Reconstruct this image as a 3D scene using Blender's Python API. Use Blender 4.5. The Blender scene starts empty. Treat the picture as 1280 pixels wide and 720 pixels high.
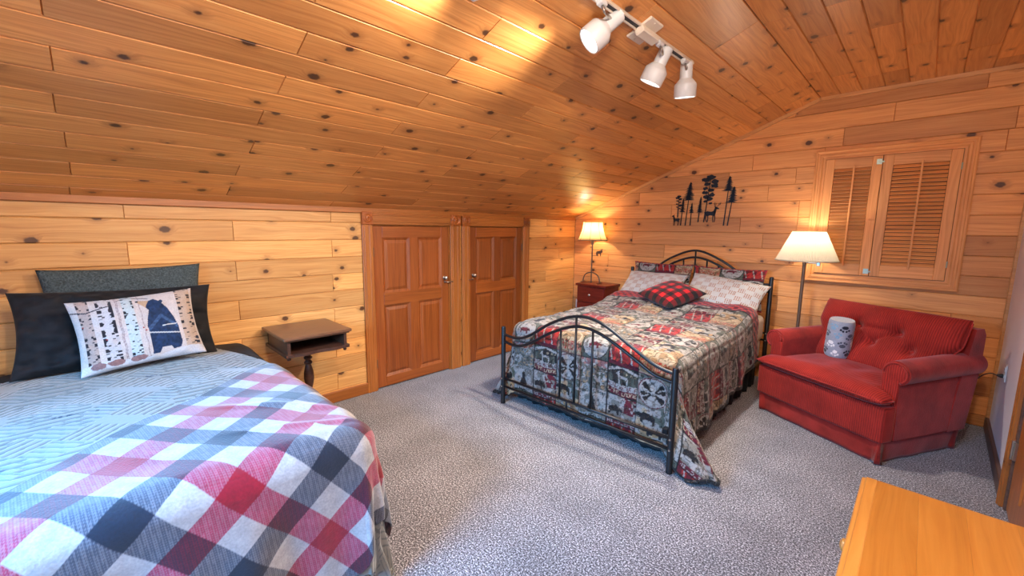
import bpy, bmesh, math, random
import numpy as np
from mathutils import Vector, Matrix, Quaternion
PI = math.pi
rng = random.Random(7)
S = bpy.context.scene
COL = S.collection

# ------------------------------------------------------------------ helpers
def link(o, parent=None):
    COL.objects.link(o)
    if parent is not None:
        o.parent = parent
    return o

def tag(o, label=None, cat=None, group=None, kind=None):
    if label: o['label'] = label
    if cat: o['category'] = cat
    if group: o['group'] = group
    if kind: o['kind'] = kind
    return o

def empty(name, loc=(0, 0, 0), rz=0.0):
    o = bpy.data.objects.new(name, None)
    o.empty_display_size = 0.1
    o.location = loc
    o.rotation_euler = (0, 0, rz)
    COL.objects.link(o)
    return o

class MB:
    """collects verts/faces, optional uv per corner, colour per vertex"""
    def __init__(s):
        s.v = []; s.f = []; s.uv = []; s.rnd = []; s.col = None
    def add(s, verts, faces):
        b = len(s.v)
        s.v += [tuple(p) for p in verts]
        s.f += [tuple(b + i for i in f) for f in faces]
    def box(s, lo, hi, bev=0.0, M=None, seg=1):
        bm = bmesh.new()
        bmesh.ops.create_cube(bm, size=1.0)
        c = [(a + b) / 2 for a, b in zip(lo, hi)]; d = [abs(b - a) for a, b in zip(lo, hi)]
        for v in bm.verts:
            v.co = Vector((c[i] + v.co[i] * d[i] for i in range(3)))
        if bev > 0:
            bmesh.ops.bevel(bm, geom=list(bm.edges), offset=min(bev, min(d) * .45), segments=seg, profile=.6, affect='EDGES')
        s.addbm(bm, M)
    def addbm(s, bm, M=None):
        bm.verts.index_update()
        vs = [(M @ v.co if M is not None else v.co.copy()) for v in bm.verts]
        s.add(vs, [[v.index for v in f.verts] for f in bm.faces])
        bm.free()
    def tube(s, pts, r, n=12, cap=True, closed=False):
        pts = [Vector(p) for p in pts]
        rs = r if isinstance(r, (list, tuple)) else [r] * len(pts)
        b = len(s.v); up = None
        N = len(pts)
        for i, p in enumerate(pts):
            if closed: t = pts[(i + 1) % N] - pts[i - 1]
            else: t = pts[min(i + 1, N - 1)] - pts[max(i - 1, 0)]
            t.normalize()
            if up is None:
                up = t.orthogonal().normalized()
            up = (up - t * up.dot(t))
            if up.length < 1e-6: up = t.orthogonal()
            up.normalize(); w = t.cross(up)
            for k in range(n):
                a = 2 * PI * k / n
                s.v.append(tuple(p + (up * math.cos(a) + w * math.sin(a)) * rs[i]))
        rings = N if closed else N - 1
        for i in range(rings):
            j = (i + 1) % N
            for k in range(n):
                k2 = (k + 1) % n
                s.f.append((b + i * n + k, b + i * n + k2, b + j * n + k2, b + j * n + k))
        if cap and not closed:
            s.f.append(tuple(b + k for k in range(n))[::-1])
            s.f.append(tuple(b + (N - 1) * n + k for k in range(n)))
    def lathe(s, prof, n=28, M=None, cap=True):
        b = len(s.v)
        for (r, z) in prof:
            for k in range(n):
                a = 2 * PI * k / n
                p = Vector((r * math.cos(a), r * math.sin(a), z))
                s.v.append(tuple(M @ p if M is not None else p))
        for i in range(len(prof) - 1):
            for k in range(n):
                k2 = (k + 1) % n
                s.f.append((b + i * n + k, b + i * n + k2, b + (i + 1) * n + k2, b + (i + 1) * n + k))
        if cap:
            if prof[0][0] > 1e-4: s.f.append(tuple(b + k for k in range(n))[::-1])
            if prof[-1][0] > 1e-4: s.f.append(tuple(b + (len(prof) - 1) * n + k for k in range(n)))
    def prism(s, poly, M, thick):
        """2d polygon (x,y) extruded along z by thick, mapped by M"""
        n = len(poly)
        a = [M @ Vector((x, y, 0)) for x, y in poly] + [M @ Vector((x, y, thick)) for x, y in poly]
        s.add(a, [tuple(range(n))[::-1], tuple(range(n, 2 * n))] + [(i, (i + 1) % n, n + (i + 1) % n, n + i) for i in range(n)])
    def grid(s, P, closed_u=False):
        """P array (nu,nv,3)"""
        nu, nv = P.shape[:2]; b = len(s.v)
        s.v += [tuple(p) for p in P.reshape(-1, 3).tolist()]
        for i in range(nu if closed_u else nu - 1):
            i2 = (i + 1) % nu
            for j in range(nv - 1):
                s.f.append((b + i * nv + j, b + i2 * nv + j, b + i2 * nv + j + 1, b + i * nv + j + 1))
    def build(s, name, mat, parent=None, smooth=False, angle=None):
        me = bpy.data.meshes.new(name)
        me.from_pydata(s.v, [], s.f)
        if s.uv:
            l = me.uv_layers.new(name='board'); l.data.foreach_set('uv', np.array(s.uv, dtype=np.float32).ravel())
            l = me.uv_layers.new(name='rnd'); l.data.foreach_set('uv', np.array(s.rnd, dtype=np.float32).ravel())
        if s.col is not None:
            c = np.ones((len(s.v), 4), dtype=np.float32); c[:, :3] = np.array(s.col, dtype=np.float32).reshape(-1, 3)
            at = me.color_attributes.new('paint', 'FLOAT_COLOR', 'POINT'); at.data.foreach_set('color', c.ravel())
        me.validate(clean_customdata=False)
        if smooth:
            for p in me.polygons: p.use_smooth = True
            if angle: me.set_sharp_from_angle(angle=math.radians(angle))
        me.materials.append(mat)
        o = bpy.data.objects.new(name, me)
        return link(o, parent)

def frame(origin, ex, ey, ez=None):
    ex = Vector(ex).normalized(); ey = Vector(ey).normalized()
    ez = Vector(ez).normalized() if ez is not None else ex.cross(ey)
    M = Matrix.Identity(4)
    for i in range(3):
        M[i][0] = ex[i]; M[i][1] = ey[i]; M[i][2] = ez[i]; M[i][3] = origin[i]
    return M

def sm(a, b, x):
    t = np.clip((x - a) / (b - a), 0, 1); return t * t * (3 - 2 * t)

def vnoise(x, y, seed=0):
    """smooth value noise for numpy arrays"""
    x = np.asarray(x, float); y = np.asarray(y, float)
    xi = np.floor(x); yi = np.floor(y); fx = x - xi; fy = y - yi
    fx = fx * fx * (3 - 2 * fx); fy = fy * fy * (3 - 2 * fy)
    def h(a, b):
        v = np.sin(a * 127.1 + b * 311.7 + seed * 74.7) * 43758.5453
        return v - np.floor(v)
    return (h(xi, yi) * (1 - fx) + h(xi + 1, yi) * fx) * (1 - fy) + (h(xi, yi + 1) * (1 - fx) + h(xi + 1, yi + 1) * fx) * fy

def lin(r, g, b):
    def f(c):
        c /= 255.0
        return c / 12.92 if c <= 0.04045 else ((c + .055) / 1.055) ** 2.4
    return (f(r), f(g), f(b))

# ------------------------------------------------------------------ materials
def newmat(name):
    m = bpy.data.materials.new(name); m.use_nodes = True
    nt = m.node_tree; b = nt.nodes['Principled BSDF']
    return m, nt, b

def N(nt, t, **kw):
    n = nt.nodes.new(t)
    for k, v in kw.items(): setattr(n, k, v)
    return n

def setin(n, **kw):
    for k, v in kw.items(): n.inputs[k.replace('_', ' ')].default_value = v
    return n

def ramp(nt, stops, interp='LINEAR'):
    r = N(nt, 'ShaderNodeValToRGB'); cr = r.color_ramp; cr.interpolation = interp
    while len(cr.elements) > 1: cr.elements.remove(cr.elements[-1])
    cr.elements[0].position = stops[0][0]; cr.elements[0].color = (*stops[0][1], 1)
    for p, c in stops[1:]:
        e = cr.elements.new(p); e.color = (*c, 1)
    return r

def plain(name, col, rough=.5, metal=0.0, noise=0.0, nscale=8, bump=0.0, bscale=60, spec=.5, sheen=0.0, emit=None, estr=0, alpha=None, stretch=None):
    m, nt, b = newmat(name); L = nt.links
    b.inputs['Base Color'].default_value = (*col, 1); b.inputs['Roughness'].default_value = rough
    b.inputs['Metallic'].default_value = metal; b.inputs['Specular IOR Level'].default_value = spec
    if sheen: b.inputs['Sheen Weight'].default_value = sheen; b.inputs['Sheen Roughness'].default_value = .4
    tc = N(nt, 'ShaderNodeTexCoord'); src = tc.outputs['Object']
    if stretch:
        mp = N(nt, 'ShaderNodeMapping'); mp.inputs['Scale'].default_value = stretch
        L.new(src, mp.inputs['Vector']); src = mp.outputs['Vector']
    if noise:
        n = N(nt, 'ShaderNodeTexNoise'); setin(n, Scale=nscale, Detail=4.0)
        L.new(src, n.inputs['Vector'])
        r = ramp(nt, [(.3, tuple(c * (1 - noise) for c in col)), (.7, tuple(min(1, c * (1 + noise)) for c in col))])
        L.new(n.outputs['Fac'], r.inputs['Fac']); L.new(r.outputs['Color'], b.inputs['Base Color'])
    if bump:
        n = N(nt, 'ShaderNodeTexNoise'); setin(n, Scale=bscale, Detail=3.0)
        L.new(src, n.inputs['Vector'])
        bp = N(nt, 'ShaderNodeBump'); setin(bp, Strength=bump, Distance=.01)
        L.new(n.outputs['Fac'], bp.inputs['Height']); L.new(bp.outputs['Normal'], b.inputs['Normal'])
    if emit:
        b.inputs['Emission Color'].default_value = (*emit, 1); b.inputs['Emission Strength'].default_value = estr
    return m

def mathn(nt, op, a, b=None, c=None):
    n = N(nt, 'ShaderNodeMath', operation=op)
    for i, x in enumerate((a, b, c)):
        if x is None: continue
        if isinstance(x, (int, float)): n.inputs[i].default_value = x
        else: nt.links.new(x, n.inputs[i])
    return n.outputs[0]

def wood(name, light, mid, dark, knotc, rough=.42, knots=1.02, coat=.15, kscale=(3.5, 6.6), vary=.24, usepos=None):
    """board material on uv 'board' (u along the grain in metres) with per-board uv 'rnd'"""
    m, nt, b = newmat(name); L = nt.links
    dark_o = dark; dark = tuple(a * .45 + c * .55 for a, c in zip(mid, dark)); light = tuple(a * .45 + c * .55 for a, c in zip(mid, light))
    if usepos is None:
        uv = N(nt, 'ShaderNodeUVMap', uv_map='board').outputs[0]
        rn = N(nt, 'ShaderNodeUVMap', uv_map='rnd').outputs[0]
        sr = N(nt, 'ShaderNodeSeparateXYZ'); L.new(rn, sr.inputs[0]); r1, r2 = sr.outputs[0], sr.outputs[1]
        su = N(nt, 'ShaderNodeSeparateXYZ'); L.new(uv, su.inputs[0]); U, V = su.outputs[0], su.outputs[1]
    else:
        tc = N(nt, 'ShaderNodeTexCoord'); su = N(nt, 'ShaderNodeSeparateXYZ'); L.new(tc.outputs['Object'], su.inputs[0])
        ia, ib, ic = usepos
        U = su.outputs[ia]; V = mathn(nt, 'ADD', su.outputs[ib], mathn(nt, 'MULTIPLY', su.outputs[ic], .83))
        oi = N(nt, 'ShaderNodeObjectInfo'); r1 = oi.outputs['Random']; r2 = r1
    # knots
    kv = N(nt, 'ShaderNodeCombineXYZ')
    L.new(mathn(nt, 'MULTIPLY', U, kscale[0]), kv.inputs[0]); L.new(mathn(nt, 'MULTIPLY', V, kscale[1]), kv.inputs[1])
    if usepos is not None: L.new(mathn(nt, 'MULTIPLY', r1, 17.0), kv.inputs[2])
    vo = N(nt, 'ShaderNodeTexVoronoi', voronoi_dimensions='2D' if usepos is None else '3D', feature='F1'); vo.inputs['Scale'].default_value = 1.0
    L.new(kv.outputs[0], vo.inputs['Vector'])
    # physical distance: undo anisotropy by using position output
    dv = N(nt, 'ShaderNodeVectorMath', operation='SUBTRACT'); L.new(kv.outputs[0], dv.inputs[0]); L.new(vo.outputs['Position'], dv.inputs[1])
    sv = N(nt, 'ShaderNodeVectorMath', operation='MULTIPLY'); L.new(dv.outputs[0], sv.inputs[0]); sv.inputs[1].default_value = (.75 / kscale[0], 1 / kscale[1], .3)
    ln = N(nt, 'ShaderNodeVectorMath', operation='LENGTH'); L.new(sv.outputs[0], ln.inputs[0])
    sc = N(nt, 'ShaderNodeSeparateColor'); L.new(vo.outputs['Color'], sc.inputs[0])
    wob = N(nt, 'ShaderNodeTexNoise'); setin(wob, Scale=60.0, Detail=2.0)
    wv = N(nt, 'ShaderNodeCombineXYZ'); L.new(U, wv.inputs[0]); L.new(V, wv.inputs[1]); L.new(wv.outputs[0], wob.inputs['Vector'])
    dist = mathn(nt, 'ADD', ln.outputs['Value'], mathn(nt, 'MULTIPLY', mathn(nt, 'SUBTRACT', wob.outputs['Fac'], .5), .012))
    # knot radius by cell: none for many cells
    rad = mathn(nt, 'MULTIPLY', mathn(nt, 'MAXIMUM', mathn(nt, 'SUBTRACT', sc.outputs[0], 1 - .62 * knots), 0.0), .034)
    kn = N(nt, 'ShaderNodeMapRange', interpolation_type='SMOOTHSTEP'); L.new(mathn(nt, 'SUBTRACT', dist, rad), kn.inputs['Value'])
    kn.inputs['From Min'].default_value = -.006; kn.inputs['From Max'].default_value = .004; kn.inputs['To Min'].default_value = 1; kn.inputs['To Max'].default_value = 0
    has = mathn(nt, 'GREATER_THAN', rad, .0035)
    knot = mathn(nt, 'MULTIPLY', kn.outputs[0], has)
    halo = N(nt, 'ShaderNodeMapRange', interpolation_type='SMOOTHSTEP'); L.new(mathn(nt, 'SUBTRACT', dist, rad), halo.inputs['Value'])
    halo.inputs['From Min'].default_value = 0; halo.inputs['From Max'].default_value = .035; halo.inputs['To Min'].default_value = 1; halo.inputs['To Max'].default_value = 0
    halo_o = mathn(nt, 'MULTIPLY', halo.outputs[0], has)
    # grain
    low = N(nt, 'ShaderNodeTexNoise'); setin(low, Scale=1.0, Detail=2.0)
    lv = N(nt, 'ShaderNodeCombineXYZ'); L.new(mathn(nt, 'MULTIPLY', U, 1.3), lv.inputs[0]); L.new(mathn(nt, 'MULTIPLY', V, 9.0), lv.inputs[1]); L.new(r1, lv.inputs[2])
    L.new(lv.outputs[0], low.inputs['Vector'])
    vv = mathn(nt, 'ADD', V, mathn(nt, 'MULTIPLY', low.outputs['Fac'], .10))
    vv = mathn(nt, 'ADD', vv, mathn(nt, 'MULTIPLY', halo_o, .02))
    gv = N(nt, 'ShaderNodeCombineXYZ'); L.new(mathn(nt, 'MULTIPLY', U, 2.2), gv.inputs[0]); L.new(mathn(nt, 'MULTIPLY', vv, 75.0), gv.inputs[1])
    if usepos is not None: L.new(mathn(nt, 'MULTIPLY', r1, 9.0), gv.inputs[2])
    gr = N(nt, 'ShaderNodeTexNoise'); setin(gr, Scale=1.0, Detail=3.0, Roughness=.6); L.new(gv.outputs[0], gr.inputs['Vector'])
    g1 = ramp(nt, [(.30, dark), (.50, mid), (.68, light)]); L.new(gr.outputs['Fac'], g1.inputs['Fac'])
    # broad streaks
    st = N(nt, 'ShaderNodeTexNoise'); setin(st, Scale=1.0, Detail=1.0)
    sv2 = N(nt, 'ShaderNodeCombineXYZ'); L.new(mathn(nt, 'MULTIPLY', U, .8), sv2.inputs[0]); L.new(mathn(nt, 'MULTIPLY', vv, 16.0), sv2.inputs[1]); L.new(r2, sv2.inputs[2])
    L.new(sv2.outputs[0], st.inputs['Vector'])
    s1 = ramp(nt, [(.35, (.72, .66, .6)), (.6, (1, 1, 1))]); L.new(st.outputs['Fac'], s1.inputs['Fac'])
    mx = N(nt, 'ShaderNodeMix', data_type='RGBA', blend_type='MULTIPLY'); mx.inputs[0].default_value = .35
    L.new(g1.outputs['Color'], mx.inputs[6]); L.new(s1.outputs['Color'], mx.inputs[7])
    # per board tint
    t1 = ramp(nt, [(0, (1 - vary, 1 - vary * 1.15, 1 - vary * 1.3)), (.5, (1, 1, 1)), (1, (1.12, 1.08, 1.0))]); L.new(r1, t1.inputs['Fac'])
    m2 = N(nt, 'ShaderNodeMix', data_type='RGBA', blend_type='MULTIPLY'); m2.inputs[0].default_value = 1
    L.new(mx.outputs[2], m2.inputs[6]); L.new(t1.outputs['Color'], m2.inputs[7])
    # halo darken + knot
    m3 = N(nt, 'ShaderNodeMix', data_type='RGBA', blend_type='MIX'); L.new(mathn(nt, 'MULTIPLY', halo_o, .38), m3.inputs[0])
    L.new(m2.outputs[2], m3.inputs[6]); m3.inputs[7].default_value = (*[c * .55 for c in dark_o], 1)
    m4 = N(nt, 'ShaderNodeMix', data_type='RGBA', blend_type='MIX'); L.new(mathn(nt, 'MULTIPLY', knot, .9), m4.inputs[0])
    L.new(m3.outputs[2], m4.inputs[6]); m4.inputs[7].default_value = (*knotc, 1)
    L.new(m4.outputs[2], b.inputs['Base Color'])
    b.inputs['Roughness'].default_value = rough; b.inputs['Coat Weight'].default_value = coat; b.inputs['Coat Roughness'].default_value = .25
    bp = N(nt, 'ShaderNodeBump'); setin(bp, Strength=.12, Distance=.004)
    L.new(gr.outputs['Fac'], bp.inputs['Height']); L.new(bp.outputs['Normal'], b.inputs['Normal'])
    return m

def painted(name, rough=.85, bump=.3, bscale=220, sheen=.2, wave=None):
    """cloth whose woven pattern is the mesh's own colour attribute"""
    m, nt, b = newmat(name); L = nt.links
    a = N(nt, 'ShaderNodeVertexColor', layer_name='paint')
    tc = N(nt, 'ShaderNodeTexCoord')
    n = N(nt, 'ShaderNodeTexNoise'); setin(n, Scale=bscale, Detail=3.0); L.new(tc.outputs['Object'], n.inputs['Vector'])
    r = ramp(nt, [(.3, (.78, .78, .78)), (.7, (1.1, 1.1, 1.1))]); L.new(n.outputs['Fac'], r.inputs['Fac'])
    mx = N(nt, 'ShaderNodeMix', data_type='RGBA', blend_type='MULTIPLY'); mx.inputs[0].default_value = .8
    L.new(a.outputs['Color'], mx.inputs[6]); L.new(r.outputs['Color'], mx.inputs[7]); L.new(mx.outputs[2], b.inputs['Base Color'])
    b.inputs['Roughness'].default_value = rough; b.inputs['Specular IOR Level'].default_value = .2
    b.inputs['Sheen Weight'].default_value = sheen
    bp = N(nt, 'ShaderNodeBump'); setin(bp, Strength=bump, Distance=.006)
    L.new(n.outputs['Fac'], bp.inputs['Height']); L.new(bp.outputs['Normal'], b.inputs['Normal'])
    return m

PINE = wood('knotty_pine', lin(240, 190, 124), lin(224, 166, 98), lin(188, 120, 62), lin(62, 30, 16))
PINEC = wood('ceiling_pine', lin(238, 174, 104), lin(220, 150, 82), lin(178, 106, 50), lin(52, 26, 14), rough=.38, coat=.22)
PINEF = wood('end_wall_pine', lin(242, 178, 110), lin(228, 156, 88), lin(194, 116, 58), lin(62, 28, 14), vary=.26, coat=.03, rough=.58)
TRIMW = wood('pine_trim', lin(188, 118, 56), lin(172, 102, 44), lin(140, 78, 30), lin(60, 28, 12), knots=.5, usepos=(2, 0, 1))
TRIMH = wood('pine_trim_level', lin(188, 118, 56), lin(172, 102, 44), lin(140, 78, 30), lin(60, 28, 12), knots=.5, usepos=(1, 0, 2))
TRIMX = wood('pine_trim_cross', lin(222, 164, 104), lin(206, 146, 86), lin(176, 116, 62), lin(70, 34, 16), knots=.3, usepos=(0, 1, 2))
DOORW = wood('stained_pine_door', lin(170, 94, 40), lin(150, 78, 30), lin(116, 56, 20), lin(46, 18, 8), knots=.55, usepos=(2, 1, 0), vary=.2)
DOORH = wood('stained_pine_rail', lin(178, 100, 42), lin(158, 84, 32), lin(124, 60, 22), lin(46, 18, 8), knots=.3, usepos=(1, 2, 0), vary=.2)
SHUTW = wood('shutter_pine_upright', lin(240, 172, 108), lin(226, 154, 90), lin(194, 120, 62), lin(90, 50, 26), knots=.1, usepos=(2, 0, 1), vary=.12, coat=.0, rough=.6)
SHUTH = wood('shutter_pine_level', lin(240, 172, 108), lin(226, 154, 90), lin(194, 120, 62), lin(90, 50, 26), knots=.15, usepos=(0, 2, 1), vary=.12, coat=.0, rough=.6)
HONEY = wood('honey_pine_top', lin(204, 146, 70), lin(192, 132, 56), lin(172, 108, 42), lin(150, 92, 34), knots=.35, rough=.28, coat=.5, vary=.12)
HONEYV = wood('honey_pine_front', lin(224, 166, 86), lin(212, 152, 72), lin(190, 126, 54), lin(120, 70, 26), knots=.3, rough=.35, coat=.3, usepos=(1, 2, 0), vary=.1)
DARKW = plain('dark_brown_stained_wood', lin(72, 44, 32), .35, noise=.25, nscale=6, stretch=(3, 3, 20))
TABLEW = plain('brown_table_top_wood', lin(112, 74, 50), .32, noise=.18, nscale=5, stretch=(14, 1.2, 4))
DARKB = plain('dark_baseboard_wood', lin(92, 66, 54), .45, noise=.2, nscale=6, stretch=(12, 1, 12))
CHERRY = plain('cherry_stained_wood', lin(112, 34, 22), .3, noise=.25, nscale=5, stretch=(1.5, 12, 12))
BLACKM = plain('black_powder_coated_steel', (.014, .014, .016), .38, metal=.3, spec=.5)
BRONZE = plain('bronze_metal', lin(112, 88, 70), .4, metal=.35)
STEEL = plain('brushed_nickel', lin(196, 190, 180), .28, metal=1.0)
BRASS = plain('pale_zinc_latch', lin(176, 184, 164), .4, metal=.4)
WHITEM = plain('white_enamel', lin(214, 214, 214), .4)
TRACKM = plain('cream_track_enamel', lin(222, 208, 190), .45)
GREYM = plain('dark_track_slot', lin(60, 60, 66), .5)
WALLP = plain('white_drywall_paint', lin(226, 222, 226), .8, bump=.05, bscale=140)
BLACKF = plain('black_satin_cotton', (.014, .013, .014), .72, noise=.25, nscale=20, bump=.15, bscale=40, spec=.14, sheen=.05)
BLACKS = plain('black_bed_skirt_cloth', (.008, .008, .01), .9)
SHERPA = plain('charcoal_green_sherpa', lin(70, 80, 82), .95, noise=.6, nscale=120, bump=1.0, bscale=160)
MATT = plain('white_mattress_ticking', lin(220, 214, 205), .85, bump=.1)
RUBBER = plain('black_rubber', (.01, .01, .01), .6)
PLASTW = plain('white_plastic_plate', lin(226, 222, 218), .4)

# emissive lamp parts
BULB = plain('glowing_bulb', (1, .95, .85), .4, emit=(1.0, .88, .68), estr=8)
LENS = plain('glowing_lens', (1, 1, 1), .4, emit=(1.0, .95, .88), estr=5)

def shademat(name, col, trans):
    m, nt, b = newmat(name); L = nt.links
    out = nt.nodes['Material Output']
    d = N(nt, 'ShaderNodeBsdfDiffuse'); d.inputs['Color'].default_value = (*col, 1)
    t = N(nt, 'ShaderNodeBsdfTranslucent'); t.inputs['Color'].default_value = (*trans, 1)
    mx = N(nt, 'ShaderNodeMixShader'); mx.inputs[0].default_value = .55
    tc = N(nt, 'ShaderNodeTexCoord'); n = N(nt, 'ShaderNodeTexNoise'); setin(n, Scale=120.0, Detail=2.0)
    L.new(tc.outputs['Object'], n.inputs['Vector'])
    bp = N(nt, 'ShaderNodeBump'); setin(bp, Strength=.1, Distance=.003); L.new(n.outputs['Fac'], bp.inputs['Height']); L.new(bp.outputs['Normal'], d.inputs['Normal'])
    L.new(d.outputs[0], mx.inputs[1]); L.new(t.outputs[0], mx.inputs[2]); L.new(mx.outputs[0], out.inputs['Surface'])
    return m
SHADE1 = shademat('cream_silk_shade', lin(236, 214, 164), lin(205, 180, 122))
SHADE2 = shademat('pleated_ivory_shade', lin(236, 230, 214), lin(190, 182, 160))

# carpet
def carpet():
    m, nt, b = newmat('flecked_grey_carpet'); L = nt.links
    tc = N(nt, 'ShaderNodeTexCoord')
    n = N(nt, 'ShaderNodeTexNoise'); setin(n, Scale=125.0, Detail=3.0, Roughness=.7); L.new(tc.outputs['Object'], n.inputs['Vector'])
    r = ramp(nt, [(.38, lin(26, 25, 29)), (.47, lin(84, 82, 88)), (.54, lin(136, 134, 142)), (.64, lin(212, 212, 220))])
    L.new(n.outputs['Fac'], r.inputs['Fac'])
    n2 = N(nt, 'ShaderNodeTexNoise'); setin(n2, Scale=3.2, Detail=3.0); L.new(tc.outputs['Object'], n2.inputs['Vector'])
    r2 = ramp(nt, [(.35, (.80, .80, .80)), (.65, (1.08, 1.08, 1.08))]); L.new(n2.outputs['Fac'], r2.inputs['Fac'])
    mx = N(nt, 'ShaderNodeMix', data_type='RGBA', blend_type='MULTIPLY'); mx.inputs[0].default_value = 1
    L.new(r.outputs['Color'], mx.inputs[6]); L.new(r2.outputs['Color'], mx.inputs[7]); L.new(mx.outputs[2], b.inputs['Base Color'])
    b.inputs['Roughness'].default_value = .95; b.inputs['Specular IOR Level'].default_value = .1; b.inputs['Sheen Weight'].default_value = .3
    bp = N(nt, 'ShaderNodeBump'); setin(bp, Strength=.6, Distance=.008); L.new(n.outputs['Fac'], bp.inputs['Height']); L.new(bp.outputs['Normal'], b.inputs['Normal'])
    return m
CARPET = carpet()

def corduroy(name, col, dirs, scale=95):
    m, nt, b = newmat(name); L = nt.links
    tc = N(nt, 'ShaderNodeTexCoord')
    w = N(nt, 'ShaderNodeTexWave', wave_type='BANDS', bands_direction=dirs); setin(w, Scale=scale / 6.283 * 1.0, Distortion=1.2, Detail=1.0)
    w.inputs['Detail Scale'].default_value = .4
    L.new(tc.outputs['Object'], w.inputs['Vector'])
    n = N(nt, 'ShaderNodeTexNoise'); setin(n, Scale=5.0, Detail=4.0); L.new(tc.outputs['Object'], n.inputs['Vector'])
    r = ramp(nt, [(.3, tuple(c * .75 for c in col)), (.7, tuple(c * 1.2 for c in col))]); L.new(n.outputs['Fac'], r.inputs['Fac'])
    r2 = ramp(nt, [(.0, (.55, .5, .5)), (.5, (1.05, 1.05, 1.05))]); L.new(w.outputs['Fac'], r2.inputs['Fac'])
    mx = N(nt, 'ShaderNodeMix', data_type='RGBA', blend_type='MULTIPLY'); mx.inputs[0].default_value = .85
    L.new(r.outputs['Color'], mx.inputs[6]); L.new(r2.outputs['Color'], mx.inputs[7]); L.new(mx.outputs[2], b.inputs['Base Color'])
    b.inputs['Roughness'].default_value = .8; b.inputs['Sheen Weight'].default_value = .25; b.inputs['Sheen Roughness'].default_value = .35
    b.inputs['Sheen Tint'].default_value = (1, .55, .5, 1); b.inputs['Specular IOR Level'].default_value = .15
    bp = N(nt, 'ShaderNodeBump'); setin(bp, Strength=.5, Distance=.004); L.new(w.outputs['Fac'], bp.inputs['Height']); L.new(bp.outputs['Normal'], b.inputs['Normal'])
    return m
RED = lin(146, 40, 34)
CORD = corduroy('red_corduroy', RED, 'X', 150)
VELV = plain('red_velvet_pile', lin(146, 42, 36), .75, noise=.3, nscale=7, bump=.15, bscale=90, sheen=.22, spec=.1)

# ------------------------------------------------------------------ room numbers (metres, camera stands over x=0, y=0)
KX, DY, H = -3.495, 4.80, 1.5
ZK, ZF, XF = 1.655, 2.70, -0.82           # knee-wall top, flat ceiling height, x where the slope meets it
YN = -1.35                                 # near wall
SLM = (ZF - ZK) / (XF - KX)
def slope_z(x): return min(ZF, ZK + SLM * (x - KX))

def boards(mb, O, ea, eb, en, rows, pitch_edges, joints, bev=.0055, dep=.007):
    """tongue-and-groove boards: rows of (b0,b1,[joints along a]); uv in metres"""
    O = Vector(O); ea = Vector(ea); eb = Vector(eb); en = Vector(en)
    for ri, (b0, b1, js) in enumerate(rows):
        for a0, a1 in zip(js[:-1], js[1:]):
            if a1 - a0 < .02: continue
            ru, rv = rng.random() * 40, rng.random() * 40
            r1, r2 = rng.random(), rng.random()
            B = bev; J = .0028
            q_out = [(a0, b0), (a1, b0), (a1, b1), (a0, b1)]
            q_in = [(a0 + J, b0 + B), (a1 - J, b0 + B), (a1 - J, b1 - B), (a0 + J, b1 - B)]
            base = len(mb.v)
            for (a, b) in q_out: mb.v.append(tuple(O + ea * a + eb * b - en * dep))
            for (a, b) in q_in: mb.v.append(tuple(O + ea * a + eb * b))
            fl = [(4, 5, 6, 7)] + [(i, (i + 1) % 4, 4 + (i + 1) % 4, 4 + i) for i in range(4)]
            qa = q_out + q_in
            flip = ea.cross(eb).dot(en) < 0
            for f in fl:
                if flip: f = f[::-1]
                mb.f.append(tuple(base + i for i in f))
                for i in f:
                    mb.uv.append((qa[i][0] + ru, qa[i][1] - b0 + rv)); mb.rnd.append((r1, r2))

def joint_list(a0, a1, first, step):
    js = [a0]; x = first
    while x < a1 - .05:
        if x > a0 + .05: js.append(x)
        x += step
    return js + [a1]

# floor
mb = MB(); mb.box((KX - .1, YN - .1, -.05), (.75, DY + .1, 0.0)); tag(mb.build('floor', CARPET), kind='structure')

# knee wall boards (in pieces round the two small doors)
knee_seams = [1.655, 1.535, 1.392, 1.249, 1.106, .963, .82, .677, .534, .391, .248, .105, 0.0]
mb = MB()
D1 = (1.70, 2.77); D2 = (2.79, 3.835)
for i in range(len(knee_seams) - 1):
    t, b_ = knee_seams[i], knee_seams[i + 1]
    if i % 2 == 0: js = joint_list(YN, D1[0], -1.2 + .19, 1.245) if i in (0, 2) else joint_list(YN, D1[0], -.515, .70 + .001)
    else: js = joint_list(YN, D1[0], -.48 - .0, 1.22)
    if i == 0: js = [YN, -.9, .188, 1.437, D1[0]]
    elif i % 2 == 0: js = [YN, -.5, .186, 1.435, D1[0]] if i in (2,) else [YN, -1.0, .2 + .13 * ((i * 7) % 3), 1.43, D1[0]]
    else: js = [YN, -.6, .747, D1[0]]
    if i == 11: js = [YN, .4, D1[0]]
    boards(mb, (KX, 0, 0), (0, 1, 0), (0, 0, 1), (1, 0, 0), [(b_, t, js)], None, None)
    boards(mb, (KX, 0, 0), (0, 1, 0), (0, 0, 1), (1, 0, 0), [(b_, t, [D1[1], D2[0]])], None, None)
    js = [D2[1], 4.19, DY] if i in (0, 5, 8) else ([D2[1], 4.45, DY] if i in (3, 10) else [D2[1], DY])
    boards(mb, (KX, 0, 0), (0, 1, 0), (0, 0, 1), (1, 0, 0), [(b_, t, js)], None, None)
wl = mb.build('wall_left', PINE); tag(wl, kind='structure')
mb = MB(); mb.box((KX - .15, YN - .1, 0), (KX - .0065, D1[0] + .09, ZK + .05)); mb.box((KX - .15, D1[1] - .135, 0), (KX - .0065, D2[0] + .105, ZK + .05)); mb.box((KX - .15, D2[1] - .11, 0), (KX - .0065, DY + .1, ZK + .05))
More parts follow.
